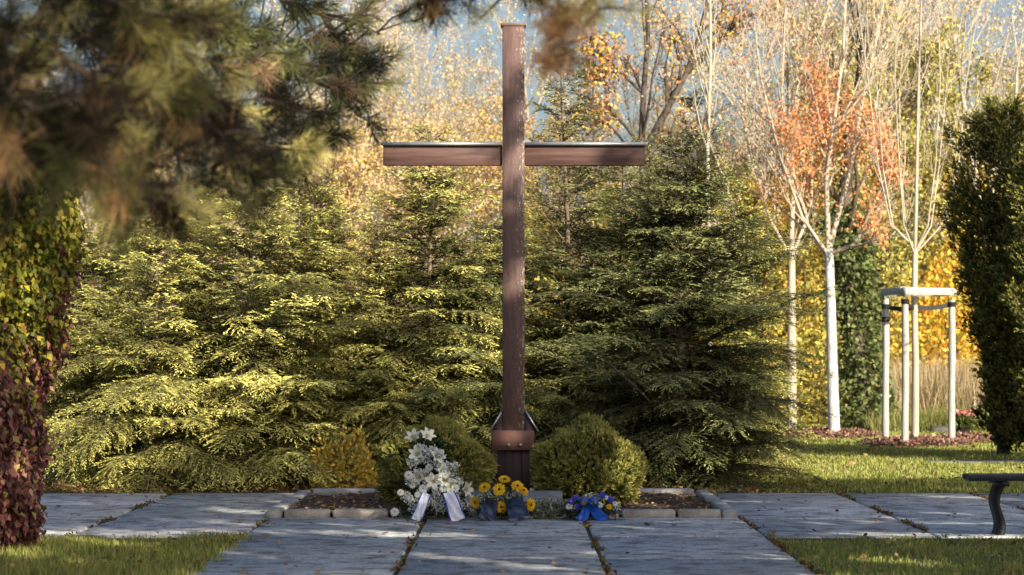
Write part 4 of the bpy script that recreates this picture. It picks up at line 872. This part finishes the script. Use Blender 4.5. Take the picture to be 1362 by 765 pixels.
# bough over the top of the picture with hanging tips
for (pts,nt,side,w,rad) in [
  ([T0(3.0),(-1.9,9,3.2),W3(500,-60,8),W3(620,-25,8.1),W3(700,-15,8.1)],34,.16,[2,1,4,1.5,1],.018),
  ([(-1.9,9,3.2),W3(480,-70,6.6),W3(640,-60,6.4),W3(740,-30,6.4),W3(800,5,6.3)],20,.10,[2,5,0,1,0],.009),
  ([W3(720,-40,6.4),W3(752,10,6.4),W3(750,55,6.3),W3(722,95,6.3)],15,.07,[.3,.6,0,5,0],.006),
  ([W3(560,-40,8),W3(570,-5,8.2),W3(575,15,8.3)],14,.12,[2,0,4,2,1],.01)]:
    tufts(nd,bb,pts,rad,nt,.085,PG,w,side,70)
nd.build('needles',NEEDLE,o); bb.build('boughs',BARK,o)

# ------------------------------------------------------------------ unseen shade trees behind the photographer, crowns shaped to a shade mask
AZ,EL=R(35),R(24)
S=np.array([math.sin(AZ)*math.cos(EL),-math.cos(AZ)*math.cos(EL),math.sin(EL)])
r=RS(901)
def hmask(x): return np.interp(x,[-9,-2.2,-.9,.2,2.4,3.1,5.0,6.0,9,11],[1.15,1.2,2.05,2.45,2.4,3.1,3.2,2.4,2.3,5])
n=11000; x=r.uniform(-9,9,n); z=r.uniform(-4.4,3.3,n)
g=np.sin(x*1.9+1)*np.sin(z*3.3)+.7*np.sin(x*4.3+z*2.1)+.6*np.sin(z*7.5+x*1.2)
ok=(z<hmask(x)+.12*r.normal(size=n))&(g>-.85)&~((x<-6.0)&(z>-3.1)&(z<-.4)&(r.uniform(0,1,n)<.5))
ok&=~((x>-.08)&(x<.85)&(z>-.5)&(z<.3))&~((np.abs(z+2.07+.03*x+.04*np.sin(x*2))<.20)&(np.sin(x*1.1+.5)>-.6))&~((np.abs(z+1.38-.02*x)<.15)&(np.sin(x*1.7+1)>-.2))
ok&=~((x>-.8)&(x<-.28)&(z>1.35)&(z<2.0))
x=x[ok];z=z[ok]
nb_=(np.abs(x)<.42)&(z>-.2)&(z<2.75); x=x[~nb_]; z=z[~nb_]
ex=r.uniform(-.45,.45,1150); ez=r.uniform(-.2,2.75,1150); zq=ez-.45*ex; eo=(((zq>2.36)&(zq<2.56))|((zq>.86)&(zq<1.72))|(zq<.40))&~((ez<.36)&(ex>-.1))
bx=r.uniform(-1.5,1.3,260); bz=2.7+r.uniform(0,1.6,260); bo=(np.sin(bx*4.4+bz*2.2)*np.sin(bz*3.9-bx)>.62); ex=np.concatenate([ex[eo],bx[bo]]); ez=np.concatenate([ez[eo],bz[bo]]); eo=slice(None)
x=np.concatenate([x,ex[eo]]); z=np.concatenate([z,ez[eo]])
# extra shade over the yews
n2=700; yx=r.uniform(13.0,15.3,n2); yz=r.uniform(4.2,10.4,n2)
x=np.concatenate([x,yx]); z=np.concatenate([z,yz*0+r.uniform(6.0,10.6,n2)])
dd=np.where(x<-3.5,r.uniform(21,25,len(x)),r.uniform(15,18,len(x)))
base=np.stack([x,np.full(len(x),22.5),z],1)
P=base+S/math.cos(EL)*0+S*dd[:,None]
n3=1500; px3=np.stack([r.uniform(-2.6,-.2,n3),r.uniform(6.3,9.6,n3),r.uniform(1.4,3.4,n3)],1)
k3=np.sin(px3[:,0]*5.1)+np.sin(px3[:,2]*6.3+px3[:,0]*2)>-.15; P=np.concatenate([P,px3[k3]+S*r.uniform(14,17,(k3.sum(),1))])
per=6; PL=np.repeat(P,per,0)+r.normal(0,.08,(len(P)*per,3))
cuts=[-1e9,7.5,11,14.5,1e9]
labs=['tree of the shading row behind the viewpoint, nearest the path','second tree of the shading row behind the viewpoint','third tree of the shading row behind the viewpoint','tree farthest right of the shading row behind the viewpoint']
for k in range(4):
    q=(PL[:,0]>=cuts[k])&(PL[:,0]<cuts[k+1]); Q=PL[q]; c=Q.mean(0); nn=len(Q)
    o=empty('shade_tree',(c[0],c[1],0),labs[k],'tree','shading trees behind the viewpoint')
    m=MB(); m.rhomb(Q-[c[0],c[1],0],rdir(r,nn),rdir(r,nn),.21,.16,pal(r,nn,OLV)); m.build('crown',LEAF,o)
    zz=np.linspace(-.1,c[2]+1,8); m=MB(); m.tube(np.stack([.1*np.sin(zz),zz*0,zz],1),.22*(1-zz/(c[2]+3)),8)
    for e in range(26):
        t=Q[r.randint(nn)]-[c[0],c[1],0]; b0=np.array([0,0,r.uniform(.3,.9)*c[2]]); tt=np.linspace(0,1,5)[:,None]; m.tube(b0*(1-tt)+t*tt+np.array([0,0,-.3])*np.sin(tt*3.14),np.linspace(.07,.012,5),5,cap=False)
    m.build('trunk',BARK,o)

# ------------------------------------------------------------------ light, sky, camera
w=bpy.data.worlds.new('World'); sc.world=w; w.use_nodes=True; nt=w.node_tree
sky=nt.nodes.new('ShaderNodeTexSky'); sky.sky_type='NISHITA'; sky.sun_disc=False; sky.sun_elevation=EL
sky.sun_rotation=math.pi-AZ; sky.air_density=1.0; sky.dust_density=4.0; sky.ozone_density=2.2
nt.links.new(sky.outputs[0],nt.nodes['Background'].inputs[0]); nt.nodes['Background'].inputs[1].default_value=.086
sun=bpy.data.lights.new('sun','SUN'); sun.energy=5.0; sun.angle=R(.5); sun.color=(1.0,.90,.70)
so=bpy.data.objects.new('sun',sun); COL.objects.link(so); so.rotation_euler=Vector(S).to_track_quat('Z','Y').to_euler()
cam=bpy.data.cameras.new('camera'); co=bpy.data.objects.new('camera',cam); COL.objects.link(co)
cam.sensor_width=36; cam.lens=FPX/1362*36; cam.shift_y=(HY-382.5)/1362; co.location=(0,0,CAMZ); co.rotation_euler=(R(90),0,0)
cam.clip_end=3000; cam.clip_start=.1; cam.dof.use_dof=True; cam.dof.focus_distance=22.3; cam.dof.aperture_fstop=3.4
sc.camera=co
sc.view_settings.view_transform='Standard'; sc.view_settings.look='None'; sc.view_settings.exposure=0
sc.render.engine='CYCLES'; sc.cycles.film_exposure=2.05; sc.cycles.max_bounces=6; sc.cycles.diffuse_bounces=3; sc.cycles.transmission_bounces=4; sc.cycles.use_denoising=True
